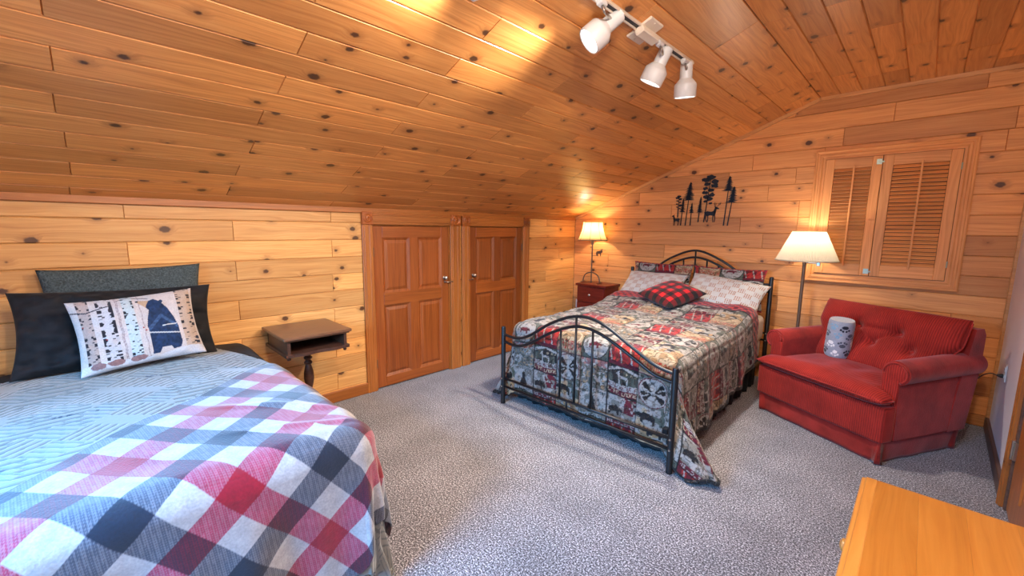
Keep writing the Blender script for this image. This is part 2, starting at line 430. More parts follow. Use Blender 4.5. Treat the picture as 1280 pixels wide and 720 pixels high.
mb.box((KX - .15, YN, 0), (KX - .10, DY, ZK + .05)); mb.box((KX - .15, D1[0], 1.53), (KX - .0065, D2[1], ZK + .05))
mb.build('backing', DARKB, wl)

# far (gable) wall
mb = MB(); P0, PZ = .0915, .1547
k = 0; rows = []
edges = [0.0] + [P0 + PZ * i for i in range(18)]
XR = .50
ends = {}
pat = [[-2.6, -1.35, .0], [-3.0, -1.9, -.55], [-2.2, -1.0, .2]]
special = {14: [-1.33, -.745, .34], 13: [-1.545, -.95], 12: [-2.55, -1.17], 11: [-2.14, -.9], 10: [-3.0, -1.4, -.9], 9: [-2.62, -1.18], 8: [-2.2, -.9], 7: [-2.95, -1.6], 6: [-2.63, -1.3], 15: [-.62, .37], 16: [-.3]}
for i in range(len(edges) - 1):
    z0, z1 = edges[i], min(edges[i + 1], ZF + .02)
    if z1 <= z0: continue
    xl = KX if z0 < ZK else KX + (z0 - ZK) / SLM - .02
    js = [xl] + [x for x in special.get(i, pat[i % 3]) if x > xl + .1] + [XR + .03]
    rows.append((z0, z1, js))
boards(mb, (0, DY, 0), (1, 0, 0), (0, 0, 1), (0, -1, 0), rows, None, None)
wf = mb.build('wall_far', PINEF); tag(wf, kind='structure')
mb = MB(); mb.box((KX - .1, DY + .0065, 0), (.75, DY + .12, ZF + .1)); mb.build('backing', DARKB, wf)

# sloped and flat ceiling
mb = MB(); sl = math.hypot(XF - KX, ZF - ZK); eb = Vector((XF - KX, 0, ZF - ZK)).normalized(); en = Vector((eb.z, 0, -eb.x))
rows = []; xs = -3.369; bp_ = sl / (XF - KX)
xe = [KX]; x = -3.385
while x < XF - .04: xe.append(x); x += .1362
xe[-1] = XF
for i in range(len(xe) - 1):
    if i % 2 == 0: js = [YN, -.013, 1.40, 2.82, 4.1, DY]
    else: js = [YN, .70, 2.10, 3.45, DY]
    js = [js[0]] + [j + .05 * (rng.random() - .5) for j in js[1:-1]] + [js[-1]]
    if rng.random() < .5: js.insert(-1, (js[-2] + DY) / 2 + .1)
    rows.append(((xe[i] - KX) * bp_, (xe[i + 1] - KX) * bp_, js))
boards(mb, (KX, 0, ZK), (0, 1, 0), eb, en, rows, None, None)
cs = mb.build('ceiling_slope', PINEC); tag(cs, kind='structure')
mb = MB(); q = [Vector((KX, 0, ZK)) - en * .008, Vector((XF, 0, ZF)) - en * .008]
for y in (YN - .1, DY + .1):
    for p in (q[0] - eb * .1, q[1] + eb * .02, q[1] + eb * .02 - en * .08, q[0] - eb * .1 - en * .08): mb.v.append((p.x, y, p.z))
mb.f = [(0, 1, 2, 3)[::-1], (4, 5, 6, 7), (0, 1, 5, 4), (1, 2, 6, 5), (2, 3, 7, 6), (3, 0, 4, 7)]
mb.build('backing', DARKB, cs)
mb = MB(); rows = []; x = XF; i = 0
while x < .66:
    js = [YN, .3 + (i % 2) * .8, 1.7 + (i % 3) * .37, 2.85 + (i % 2) * .5, 3.95 + (i % 4) * .17, DY]
    js = [js[0]] + [j + .25 * (rng.random() - .5) for j in js[1:-1]] + [js[-1]]
    rows.append((x, min(x + .1475, .70), js)); x += .1475; i += 1
boards(mb, (0, 0, ZF), (0, 1, 0), (1, 0, 0), (0, 0, -1), rows, None, None)
cf = mb.build('ceiling', PINEC); tag(cf, kind='structure')
mb = MB(); mb.box((XF - .1, YN - .1, ZF + .007), (.75, DY + .1, ZF + .12)); mb.build('backing', DARKB, cf)

# ceiling trims
mb = MB()
A = Vector((KX, DY - .012, ZK)); B = Vector((XF, DY - .012, ZF)); Cc = Vector((.55, DY - .012, ZF))
def strip(a, b, nrm, w=.030, d=.02):
    n = Vector(nrm).normalized()
    pts = [a, b, b + n * w, a + n * w]
    mb.add([tuple(p + Vector((0, .012, 0))) for p in pts] + [tuple(p + Vector((0, -d + .012, 0))) for p in pts], [(0, 1, 2, 3)[::-1], (4, 5, 6, 7), (0, 1, 5, 4), (1, 2, 6, 5), (2, 3, 7, 6), (3, 0, 4, 7)])
strip(A, B, (en.x, 0, en.z)); strip(B, Cc, (0, 0, -1))
tag(mb.build('trim_1', TRIMX), kind='structure')
mb = MB(); mb.box((KX - .002, YN, ZK - .036), (KX + .018, DY, ZK + .012), .004); tag(mb.build('trim_2', TRIMH), kind='structure')
# base trim of knee wall
mb = MB(); mb.box((KX - .002, YN, 0), (KX + .02, D1[0] - .002, .098), .006); mb.box((KX - .002, D2[1] + .002, 0), (KX + .02, DY, .098), .006)
tag(mb.build('baseboard_left', TRIMH), kind='structure')

# right wall, very slightly skewed
ang = math.atan2(.0207, 1.0)
WR = frame((.462, 3.43, 0), (math.sin(ang), math.cos(ang), 0), (-math.cos(ang), math.sin(ang), 0), (0, 0, 1))   # a along +y, b into the room
mb = MB(); mb.box((.0, -.12, 0), (1.55, 0, ZF + .02), M=WR); mb.box((-.90, -.12, 2.05), (0, 0, ZF + .02), M=WR); mb.box((-5.0, -.12, 0), (-.90, 0, ZF + .02), M=WR)
tag(mb.build('wall_right', WALLP), kind='structure')
mb = MB(); mb.box((.085, 0, 0), (1.372, .022, .09), .004, M=WR); tag(mb.build('baseboard_right', DARKB), kind='structure')
mb = MB(); mb.box((.470, DY - .02, .0), (.52, DY, ZF), .004); tag(mb.build('trim_3', TRIMX), kind='structure')
# near wall with the daylight window (behind the camera)
NWX0, NWX1, NWZ0, NWZ1 = -2.3, -.75, .95, 2.12
mb = MB()
mb.box((KX - .1, YN - .12, 0), (NWX0, YN, 2.75)); mb.box((NWX1, YN - .12, 0), (.75, YN, 2.75)); mb.box((NWX0, YN - .12, 0), (NWX1, YN, NWZ0)); mb.box((NWX0, YN - .12, NWZ1), (NWX1, YN, 2.75))
tag(mb.build('wall_near', WALLP), kind='structure')
mb = MB()
for lo, hi in (((NWX0, NWZ0), (NWX0 + .05, NWZ1)), ((NWX1 - .05, NWZ0), (NWX1, NWZ1)), ((NWX0, NWZ0), (NWX1, NWZ0 + .05)), ((NWX0, NWZ1 - .05), (NWX1, NWZ1)), (((NWX0 + NWX1) / 2 - .02, NWZ0), ((NWX0 + NWX1) / 2 + .02, NWZ1))):
    mb.box((lo[0], YN - .09, lo[1]), (hi[0], YN - .04, hi[1]), .004)
tag(mb.build('window_2', TRIMX), kind='structure')

# ------------------------------------------------------------------ small doors in the knee wall
def bolection(mb, x, y0, y1, z0, z1, w=.022, h=.010):
    """raised panel: sunken field with a bevelled raised centre; door plane faces +x"""
    o = [(y0, z0), (y1, z0), (y1, z1), (y0, z1)]
    i1 = [(y0 + w, z0 + w), (y1 - w, z0 + w), (y1 - w, z1 - w), (y0 + w, z1 - w)]
    w2 = w + .028
    i2 = [(y0 + w2, z0 + w2), (y1 - w2, z0 + w2), (y1 - w2, z1 - w2), (y0 + w2, z1 - w2)]
    b = len(mb.v)
    for ring, xx in ((o, x), (i1, x - .014), (i2, x - .003)):
        for (y, z) in ring: mb.v.append((xx, y, z))
    for r in range(2):
        for i in range(4):
            mb.f.append((b + r * 4 + i, b + r * 4 + (i + 1) % 4, b + r * 4 + 4 + (i + 1) % 4, b + r * 4 + 4 + i))
    mb.f.append((b + 8, b + 9, b + 10, b + 11))

def rosette(y0, y1, z0, z1, parent):
    mb = MB(); mb.box((KX, y0, z0), (KX + .030, y1, z1), .003)
    M = frame((KX + .030, (y0 + y1) / 2, (z0 + z1) / 2), (0, 1, 0), (0, 0, 1), (1, 0, 0))
    r = (y1 - y0) * .42
    mb.lathe([(r, -.002), (r, .006), (r * .82, .010), (r * .66, .003), (r * .5, .003), (r * .42, .009), (r * .25, .011), (r * .2, .004), (.0005, .006)], 28, M, cap=False)
    return mb.build('corner_block', DOORH, parent, True, 40)

def small_door(name, yo0, yo1, cl, cr, hinge_left, handle_y):
    """yo0..yo1 outer casing; cl, cr casing widths"""
    root = empty(name, (0, 0, 0)); tag(root, kind='structure')
    zt, zh = 1.633, 1.522
    for (a, b) in ((yo0, yo0 + cl), (yo1 - cr, yo1)):
        mb = MB(); mb.box((KX, a, 0), (KX + .022, b, zh), .004)
        m_ = (a + b) / 2; w = (b - a)
        mb.box((KX + .018, a + w * .18, 0), (KX + .026, a + w * .34, zh), .003); mb.box((KX + .018, b - w * .34, 0), (KX + .026, b - w * .18, zh), .003)
        mb.build('casing', TRIMW, root)
        rosette(a, b, zh, zt, root)
    mb = MB(); mb.box((KX, yo0 + cl, zh), (KX + .022, yo1 - cr, zt), .004); mb.box((KX + .018, yo0 + cl, zh + .02), (KX + .026, yo1 - cr, zh + .035), .003); mb.box((KX + .018, yo0 + cl, zt - .035), (KX + .026, yo1 - cr, zt - .02), .003)
    mb.build('casing', TRIMH, root)
    y0, y1 = yo0 + cl + .003, yo1 - cr - .003
    # jamb reveal
    mb = MB(); mb.box((KX - .06, y0 - .003, 0), (KX + .001, y0 + .010, zh)); mb.box((KX - .06, y1 - .010, 0), (KX + .001, y1 + .003, zh)); mb.box((KX - .06, y0, zh - .008), (KX + .001, y1, zh))
    mb.build('jamb', TRIMW, root)
    y0 += .012; y1 -= .012
    xf = KX - .004; st = .088; zt2 = zh - .012
    leaf = MB()
    leaf.box((xf - .035, y0, .012), (xf, y0 + st, zt2), .003); leaf.box((xf - .035, y1 - st, .012), (xf, y1, zt2), .003)
    mid = (y0 + y1) / 2
    leaf.box((xf - .035, mid - .048, .09), (xf, mid + .048, 1.42), .002)
    o = leaf.build('door_leaf', DOORW, root)
    mb = MB()
    for z0, z1 in ((.012, .105), (.785, .900), (1.405, zt2)): mb.box((xf - .034, y0 + st, z0), (xf + .0008, y1 - st, z1), .003)
    mb.build('rail', DOORH, o)
    for (a, b) in ((y0 + st, mid - .048), (mid + .048, y1 - st)):
        for (z0, z1) in ((.105, .785), (.900, 1.405)):
            mb = MB(); bolection(mb, xf - .002, a, b, z0, z1); mb.build('panel', DOORW, o)
    # latch: round rose with knob, hook bar under it
    d = 1 if handle_y > mid else -1
    mb = MB(); M = frame((xf, handle_y, .992), (0, 1, 0), (0, 0, 1), (1, 0, 0))
    mb.lathe([(.021, 0), (.021, .006), (.010, .010), (.010, .024), (.019, .032), (.020, .042), (.012, .050), (.001, .052)], 20, M)
    mb.build('door_knob', STEEL, o, True, 50)
    mb = MB(); mb.tube([(xf + .004, handle_y + d * .005, .952), (xf + .03, handle_y + d * .012, .950), (xf + .034, handle_y + d * .04, .948), (xf + .033, handle_y + d * .085, .950)], .0055, 8)
    mb.lathe([(.012, 0), (.012, .006), (.004, .009)], 14, frame((xf, handle_y + d * .005, .952), (0, 1, 0), (0, 0, 1), (1, 0, 0)))
    mb.build('latch_bar', STEEL, o, True, 50)
    for z in (.25, 1.28):
        mb = MB(); yy = (y0 - .004) if hinge_left else (y1 + .004)
        mb.tube([(KX + .004, yy, z - .04), (KX + .004, yy, z + .04)], .005, 8); mb.build('hinge', BRONZE, o)
    return root
small_door('door_1', 1.692, 2.766, .096, .128, True, 2.57)
small_door('door_2', 2.788, 3.838, .108, .106, False, 2.955)

# right-hand door
d3 = empty('door_3', (0, 0, 0)); tag(d3, kind='structure')
mb = MB(); mb.box((-.003, 0, 0), (.083, .026, 2.10), .006, M=WR); mb.box((.02, .02, 0), (.035, .032, 2.10), .004, M=WR)
mb.build('casing', TRIMW, d3)
mb = MB(); mb.box((-.99, 0, 2.05), (-.003, .026, 2.13), .006, M=WR); mb.box((-.99, 0, 0), (-.905, .026, 2.05), .006, M=WR); mb.build('casing', TRIMH, d3)
mb = MB(); mb.box((-.03, -.11, 0), (-.002, .008, 2.05), .003, M=WR); mb.box((-.90, -.11, 0), (-.875, .008, 2.05), .003, M=WR); mb.build('jamb', DARKB, d3)
mb = MB(); mb.box((-.87, -.040, .01), (-.034, -.002, 2.04), .003, M=WR)
for (a0, a1) in ((-.79, -.50), (-.40, -.115)):
    for (z0, z1) in ((.20, .78), (.95, 1.50), (1.62, 1.93)):
        mb.box((a0, -.01, z0), (a1, .006, z1), .012, M=WR)
leaf = mb.build('door_leaf', TRIMW, d3)
for z in (.35, 1.1, 1.8):
    mb = MB(); mb.box((-.06, -.002, z - .05), (-.004, .011, z + .05), .002, M=WR)
    mb.tube([WR @ Vector((-.032, .014, z - .052)), WR @ Vector((-.032, .014, z + .052))], .007, 10)
    mb.build('hinge', STEEL, d3)
mb = MB(); mb.lathe([(.026, 0), (.026, .008), (.012, .014), (.012, .035), (.026, .05), (.022, .068), (.001, .072)], 20, WR @ frame((-.80, -.002, .98), (1, 0, 0), (0, 0, 1), (0, 1, 0)))
mb.build('door_knob', STEEL, leaf, True, 50)

# outlets
def outlet(name, M, label):
    r = empty(name, M.translation); tag(r, label, 'outlet'); Mi = Matrix.Translation(-Vector(M.translation)) @ M
    mb = MB(); mb.box((-.036, -.058, 0), (.036, .058, .006), .003, M=Mi); mb.build('cover_plate', PLASTW, r)
    for z in (-.024, .024):
        mb = MB(); mb.lathe([(.017, 0), (.017, .009), (.001, .009)], 20, Mi @ Matrix.Translation((0, z, 0))); o = mb.build('socket', PLASTW, r, True, 40)
        mb = MB(); mb.box((-.008, z - .005, .0088), (-.005, z + .006, .0096), M=Mi); mb.box((.005, z - .005, .0088), (.008, z + .006, .0096), M=Mi); mb.build('slot', RUBBER, o)
    return r
Mo = WR @ frame((.90, 0, .56), (1, 0, 0), (0, 0, 1), (0, 1, 0))
outlet('wall_outlet', Mo, 'white wall outlet on the white wall with a black plug in it')
outlet('wall_outlet.001', frame((-3.405, DY, .47), (-1, 0, 0), (0, 0, 1), (0, -1, 0)), 'white wall outlet low in the corner beside the red nightstand')
# power cord from outlet to behind the loveseat
pw = Mo @ Vector((0, -.024, .01))
cd = empty('power_cord', pw); tag(cd, 'black power cord drooping from the wall outlet to behind the red loveseat', 'cord')
mb = MB(); ex = Vector((-math.cos(ang), math.sin(ang), 0))
mb.tube([ex * 0, ex * .012, ex * .03], [.014, .014, .007], 12); mb.build('plug', RUBBER, cd, True, 40)
pts = [ex * .03, ex * .06 + Vector((0, -.0, .005)), Vector((-.10, -.02, -.02)), Vector((-.15, -.04, -.10)), Vector((-.20, -.03, -.20)), Vector((-.27, .02, -.32)), Vector((-.30, .06, -.44)), Vector((-.30, .12, -.53))]
def smooth(pts, n=8):
    pts = [Vector(p) for p in pts]; out = []
    for i in range(len(pts) - 1):
        p0, p1, p2, p3 = pts[max(i - 1, 0)], pts[i], pts[i + 1], pts[min(i + 2, len(pts) - 1)]
        for k in range(n):
            t = k / n
            out.append(.5 * ((2 * p1) + (p2 - p0) * t + (2 * p0 - 5 * p1 + 4 * p2 - p3) * t * t + (3 * p1 - p0 - 3 * p2 + p3) * t ** 3))
    return out + [pts[-1]]
mb.__init__(); mb.tube(smooth(pts), .0035, 8); mb.build('cable', RUBBER, cd, True)

# ------------------------------------------------------------------ window with shutters
WX0, WX1, WZ0, WZ1 = -.805, .212, 1.042, 2.225
fw = .078
w1 = empty('window_1', (0, 0, 0)); tag(w1, kind='structure')
def moulding(path_pts, prof, name, mat, parent):
    """mitred frame: outer rectangle corners, profile list of (inset, height)"""
    mb = MB(); n = len(path_pts); cx = sum(p[0] for p in path_pts) / n; cz = sum(p[1] for p in path_pts) / n
    for side in range(4):
        mbs = MB()
        (xa, za), (xb, zb) = path_pts[side], path_pts[(side + 1) % 4]
        for (ins, h) in prof:
            for (x, z) in ((xa, za), (xb, zb)):
                mbs.v.append((x + (ins if x < cx else -ins), DY - h, z + (ins if z < cz else -ins)))
        for i in range(len(prof) - 1): mbs.f.append((2 * i, 2 * i + 1, 2 * i + 3, 2 * i + 2))
        mbs.build(name, mat[side % 2], parent)
prof = [(0, 0), (0, .026), (.008, .030), (.016, .028), (.022, .020), (.034, .020), (.040, .024), (.052, .022), (.062, .014), (fw, .014), (fw, -.006)]
moulding([(WX0, WZ0), (WX1, WZ0), (WX1, WZ1), (WX0, WZ1)], prof, 'casing', (SHUTH, SHUTW), w1)
mb = MB(); mb.box((WX0 + fw, DY - .0015, WZ0 + fw), (WX1 - fw, DY + .004, WZ1 - fw)); mb.build('window_pane', plain('dark_window_gap', lin(52, 34, 22), .6), w1)

def shutter(x0, x1, latch_right, label, blade_ang):
    z0, z1 = WZ0 + fw + .004, WZ1 - fw - .004
    r = empty('window_shutter', ((x0 + x1) / 2, DY - .006, z0)); tag(r, label, 'shutter', 'louvred shutters of the window')
    cx = (x0 + x1) / 2; a0, a1 = x0 - cx, x1 - cx; h = z1 - z0; th = -.022
    sw = .066
    for (u0, u1) in ((a0, a0 + sw), (a1 - sw, a1)):
        mb = MB(); mb.box((u0, th, 0), (u1, 0, h), .003); mb.build('stile', SHUTW, r)
    for (v0, v1) in ((0, .098), (h - .085, h)):
        mb = MB(); mb.box((a0 + sw, th, v0), (a1 - sw, 0, v1), .002); mb.build('rail', SHUTH, r)
    mb = MB(); zb, zt = .098, h - .085; n = 27
    for i in range(n):
        zc = zb + (i + .5) * (zt - zb) / n
        an = blade_ang + rng.uniform(-.05, .05)
        M = Matrix.Translation((0, th / 2, zc)) @ Matrix.Rotation(an, 4, 'X')
        mb.box((a0 + sw + .002, -.0026, -.0186), (a1 - sw - .002, .0026, .0186), .002, M=M)
    mb.build('louvers', SHUTH, r)
    mb = MB(); xr = (.012)
    mb.box((xr - .007, th - .016, zb - .02), (xr + .007, th - .004, zt + .02), .003)
    mb.build('tilt_rod', SHUTW, r)
    return r, a0, a1, h, th
gap = -.332
rL, a0, a1, h, th = shutter(WX0 + fw + .003, gap - .002, True, 'left louvred pine shutter of the window, behind the floor lamp shade', -.68)
for z in (.04, h - .05):
    mb = MB(); mb.box((a1 - .038, th - .003, z - .022), (a1 - .002, th + .001, z + .022), .001); mb.box((a1 - .022, th - .009, z - .008), (a1 + .012, th - .003, z + .004), .001); mb.build('latch', BRASS, rL)
mb = MB(); mb.box((a1 - .045, th - .006, h * .47), (a1 + .0, th, h * .47 + .014), .002); mb.build('turn_button', SHUTH, rL)
rR, a0, a1, h, th = shutter(gap + .002, WX1 - fw - .003, False, 'right louvred pine shutter of the window, nearest the white wall', -.80)
for z in (.13, h - .13):
    mb = MB(); mb.tube([(a1 + .001, th - .003, z - .025), (a1 + .001, th - .003, z + .025)], .0045, 8); mb.build('hinge', BRASS, rR)

# ------------------------------------------------------------------ wall silhouettes
def W(px, py):
    return (-2.123 + (830 + px / 9 - 840) * .00828, 1.553 + (283 - (210 + py / 9)) * .0083 + (px - 450) * .0000)
MW = frame((0, DY - .012, 0), (1, 0, 0), (0, 0, 1), (0, -1, 0))
ART = plain('black_cut_steel', (.008, .009, .012), .45, metal=.2)
def tree(px_top, px_base, y_top, y_crown, y_base, wid, style, parent, seed):
    r = random.Random(seed); mb = MB()
    def cx(y): return px_top + (px_base - px_top) * (y - y_top) / (y_base - y_top)
    tw = 5.5
    tr = [W(cx(y_base) - tw * 1.2, y_base), W(cx(y_base) + tw * 1.2, y_base), W(cx(y_top + 8) + 2, y_top + 8), W(cx(y_top + 8) - 2, y_top + 8)]
    mb.prism(tr, MW, .004)
    if style == 'fir':
        n = max(5, int((y_crown - y_top) / 17)); L_ = []; R_ = []
        for i in range(n):
            t0 = i / n; t1 = (i + 1) / n
            ya = y_top + (y_crown - y_top) * t0; yb = y_top + (y_crown - y_top) * t1
            w1_ = wid * (.16 + .95 * t1 ** .8) * r.uniform(.8, 1.25)
            w2_ = wid * (.16 + .95 * t1 ** .8) * r.uniform(.8, 1.25)
            c = cx(yb)
            poly = [W(c, ya - 6), W(c + w2_ * .45, yb - 9), W(c + w2_, yb + r.uniform(-2, 5)), W(c + w2_ * .35, yb + 4), W(c, yb + 1), W(c - w1_ * .35, yb + 4), W(c - w1_, yb + r.uniform(-2, 5)), W(c - w1_ * .45, yb - 9)]
            mb.prism(poly[::-1], MW, .004)
    else:
        n = 13 if wid > 60 else 9
        for i in range(n):
            t = i / (n - 1); y = y_top + 18 + (y_crown - y_top - 30) * t
            side = (-1 if i % 2 else 1) * (0 if i == 0 else r.uniform(.3, .75)) * (1 - .3 * t)
            c = cx(y) + side * wid; rr = wid * (r.uniform(.30, .52) * (1.15 - .35 * t) if i > 1 else .62)
            m = 16
            poly = [W(c + rr * (1 + .22 * r.uniform(-1, 1)) * math.cos(2 * PI * k / m), y + rr * (.62 if i > 1 else .48) * (1 + .35 * r.uniform(-1, 1)) * math.sin(2 * PI * k / m)) for k in range(m)]
            mb.prism(poly[::-1], MW, .004)
            mb.prism([W(cx(y + 14) - 2, y + 16), W(cx(y + 14) + 2, y + 16), W(c + 2, y), W(c - 2, y)], MW, .004)
    return mb.build('tree_cutout', ART, parent)
def deer(x0, x1, y0, y1, stag, flip, parent):
    mb = MB(); w = x1 - x0; h = y1 - y0
    def q(pts):
        out = [W(x0 + (1 - a if flip else a) * w, y0 + b * h) for a, b in pts]
        ar = sum(out[i][0] * out[(i + 1) % len(out)][1] - out[(i + 1) % len(out)][0] * out[i][1] for i in range(len(out)))
        return out if ar > 0 else out[::-1]
    # faces right when not flipped: body, neck, head, legs, tail
    hb = .42 if stag else .44
    mb.prism(q([(.06, hb + .05), (.18, hb - .02), (.45, hb + .02), (.66, hb - .03), (.72, hb + .05), (.70, hb + .20), (.60, hb + .24), (.40, hb + .21), (.22, hb + .25), (.10, hb + .20)]), MW, .004)
    mb.prism(q([(.56, hb + .04), (.66, .25), (.73, .20), (.79, .25), (.76, .33), (.73, hb + .12)]), MW, .004)
    mb.prism(q([(.66, .22), (.72, .17), (.80, .20), (.93, .27), (.91, .31), (.78, .30), (.70, .29)]), MW, .004)
    mb.prism(q([(.67, .21), (.60, .13), (.64, .13), (.71, .19)]), MW, .004)
    mb.prism(q([(.06, hb + .05), (.00, hb + .01), (.02, hb + .12), (.09, hb + .12)]), MW, .004)
    for (a, k, e) in ((.13, .10, .20), (.22, .26, .24), (.58, .56, .60), (.66, .70, .68)):
        mb.prism(q([(a - .035, hb + .18), (a + .045, hb + .18), (k + .022, .80), (e + .02, 1.0), (e - .025, 1.0), (k - .022, .80)]), MW, .004)
    if stag:
        for s in (-1, 1):
            b0 = .74 + .02 * s; 
            mb.prism(q([(b0, .19), (b0 + .02, .19), (b0 + .17 * s + .06, .06), (b0 + .20 * s + .07, -.03), (b0 + .15 * s + .045, .06)]), MW, .004)
            for tx in (.06, .11, .16):
                mb.prism(q([(b0 + tx * s + .025, .14 - tx * .6), (b0 + tx * s + .05, .13 - tx * .6), (b0 + tx * s + .05 + .035, .01 - tx * .5)]), MW, .004)
    return mb.build('deer_cutout', ART, parent)
aL = empty('wall_art', (-2.0, DY, 1.55)); tag(aL, 'black metal wall silhouette of four trees and a small deer, leftmost of three', 'wall art', 'forest silhouettes over the bed')
aM = empty('wall_art.001', (-1.75, DY, 1.59)); tag(aM, 'black metal wall silhouette with a tall pine and an antlered stag', 'wall art', 'forest silhouettes over the bed')
aR = empty('wall_art.002', (-1.55, DY, 1.55)); tag(aR, 'black metal wall silhouette of two slim firs without a deer', 'wall art', 'forest silhouettes over the bed')
def keep(o): 
    o.matrix_parent_inverse = Matrix.Translation(-Vector(o.parent.location))
for o in (tree(165, 160, 282, 460, 555, 42, 'pine', aL, 1), tree(222, 203, 335, 490, 655, 34, 'fir', aL, 2), tree(298, 260, 142, 350, 655, 66, 'fir', aL, 3), tree(328, 320, 385, 500, 655, 28, 'fir', aL, 4), deer(80, 192, 500, 655, False, True, aL)): keep(o)
for o in (tree(430, 412, 320, 495, 615, 32, 'fir', aM, 5), tree(530, 478, 80, 410, 615, 82, 'pine', aM, 6), deer(478, 655, 400, 615, True, False, aM)): keep(o)
for o in (tree(735, 703, 105, 262, 655, 56, 'fir', aR, 8), tree(790, 745, 222, 392, 655, 58, 'fir', aR, 9)): keep(o)

# ------------------------------------------------------------------ track light
def slope_pt(x, y, d=0.0):
    return Vector((x, y, ZK + SLM * (x - KX))) + en * d
tl = empty('track_light', slope_pt(-1.19, 2.2, 0)); tag(tl, 'white track light with three lit spot heads on the sloped pine ceiling', 'track light')
T0 = Matrix.Translation(-Vector(tl.location))
MT = T0 @ frame(slope_pt(-1.19, 0, 0), (0, 1, 0), tuple(eb), tuple(en))     # a along y, b up-slope, c into the room
mb = MB(); mb.box((.75, -.018, 0), (2.80, -.010, .02), .001, M=MT); mb.box((.75, .010, 0), (2.80, .018, .02), .001, M=MT); mb.box((.75, -.018, 0), (2.80, .018, .006), M=MT); mb.box((2.78, -.02, 0), (2.81, .02, .022), .002, M=MT)
mb.build('rail', TRACKM, tl)
mb = MB(); mb.box((.76, -.0098, .005), (2.775, .0098, .012), M=MT); mb.build('slot', GREYM, tl)
mb = MB(); mb.box((2.13, -.075, 0), (2.27, .075, .014), .004, M=MT); mb.box((2.12, -.026, .010), (2.30, .026, .048), .006, M=MT)
mb.lathe([(.004, .014), (.004, .017), (.001, .018)], 10, MT @ Matrix.Translation((2.19, .06, 0))); mb.lathe([(.004, .014), (.004, .017), (.001, .018)], 10, MT @ Matrix.Translation((2.19, -.06, 0)))
mb.build('feed_box', TRACKM, tl)
HEADS = [((-1.19, 1.77), (-1.185, 1.945, 2.545), (-1.28, 1.835, 2.42)), ((-1.19, 2.36), (-1.185, 2.47, 2.548), (-1.275, 2.455, 2.366)), ((-1.19, 2.70), (-1.187, 2.748, 2.542), (-1.2, 2.781, 2.35)), ((-1.19, 1.22), (-1.16, 1.20, 2.46), (-1.32, 1.10, 2.415))]
LAMPS = []
for i, ((kx, ky), back, lens) in enumerate(HEADS):
    back = Vector(back); lens = Vector(lens); ax = (lens - back).normalized(); L_ = .205
    lens = back + ax * L_
    M = T0 @ frame(back, ax.orthogonal(), ax.cross(ax.orthogonal()), ax)
    mb = MB()
    mb.lathe([(.001, 0), (.028, .0), (.034, .004), (.037, .012), (.0375, .095), (.046, .103), (.064, .125), (.067, .132), (.067, L_ - .004), (.065, L_), (.060, L_ - .002), (.058, L_ - .03)], 40, M, cap=False)
    hd = mb.build('spot_head', WHITEM, tl, True, 35)
    mb = MB(); mb.lathe([(.0585, L_ - .016), (.04, L_ - .010), (.001, L_ - .008)], 32, M, cap=False); mb.build('lens', LENS, hd, True)
    kn = slope_pt(kx, ky, .02)
    mb = MB(); mb.box((ky - .028, -.016, .012), (ky + .028, .016, .042), .005, M=MT)
    mb.build('adapter', WHITEM, hd)
    mb = MB(); a_ = T0 @ (slope_pt(kx, ky, .042)); b_ = T0 @ (back + ax * .05 - (ax.cross(Vector((0, 0, 1)).cross(ax))).normalized() * .0)
    mid = T0 @ (slope_pt(kx, ky, .07))
    mb.tube([a_, mid, b_], .007, 10); mb.build('stem', STEEL, hd, True)
    LAMPS.append((lens, ax))

# ------------------------------------------------------------------ pillows
def pillow_mesh(mb, w, h, th, nu=48, nv=36, corner=.5, paint=None, sag=0.0, seed=0, wrinkle=.006, flange=0.0):
    """closed pillow in local x (width) y (height), z thickness; pointed corners"""
    us = np.linspace(-1, 1, nu); vs = np.linspace(-1, 1, nv)
    Ug, Vg = np.meshgrid(us, vs, indexing='ij')
    pin = 1 - .07 * (1 - Vg ** 2) * np.abs(Ug) ** 4 * 1.0
    piv = 1 - .06 * (1 - Ug ** 2) * np.abs(Vg) ** 4
    X = Ug * w / 2 * pin; Y = Vg * h / 2 * piv
    prof = (np.clip(1 - np.abs(Ug) ** 2.6, 0, 1) ** .55) * (np.clip(1 - np.abs(Vg) ** 2.6, 0, 1) ** .55)
    wr = (vnoise(Ug * 3 + seed + Vg * 1.2, Vg * 3 - Ug, seed) - .5) * 2 + .5 * (vnoise(Ug * 8, Vg * 7 + seed, seed + 3) - .5) * 2
    Z = prof * th / 2 + wr * wrinkle * np.clip(prof * 3, 0, 1)
    Yf = Y - sag * prof
    F = np.stack([X, Yf, Z], -1); Bk = np.stack([X, Y, -prof * th / 2], -1)
    b = len(mb.v)
    mb.grid(F)
    n1 = nu * nv
    b2 = len(mb.v); mb.grid(Bk[::-1])
    cols = None
    if paint is not None:
        c1 = paint(Ug, Vg).reshape(-1, 3); c2 = paint(Ug[::-1], Vg).reshape(-1, 3); cols = np.concatenate([c1, c2])
    mb.col = cols
    return mb

def pillow(name, label, cat, mat, centre, wdir, hdir, w, h, th, group=None, **kw):
    r = MB(); pillow_mesh(r, w, h, th, **kw)
    o = r.build(name, mat, None, True)
    wv = Vector(wdir).normalized(); hv = Vector(hdir).normalized(); hv = (hv - wv * hv.dot(wv)).normalized()
    o.matrix_world = frame(centre, wv, hv)
    bm = bmesh.new(); bm.from_mesh(o.data); bmesh.ops.remove_doubles(bm, verts=bm.verts, dist=.0004); bmesh.ops.recalc_face_normals(bm, faces=bm.faces); bm.to_mesh(o.data); bm.free()
    for p in o.data.polygons: p.use_smooth = True
    tag(o, label, cat, group)
    return o

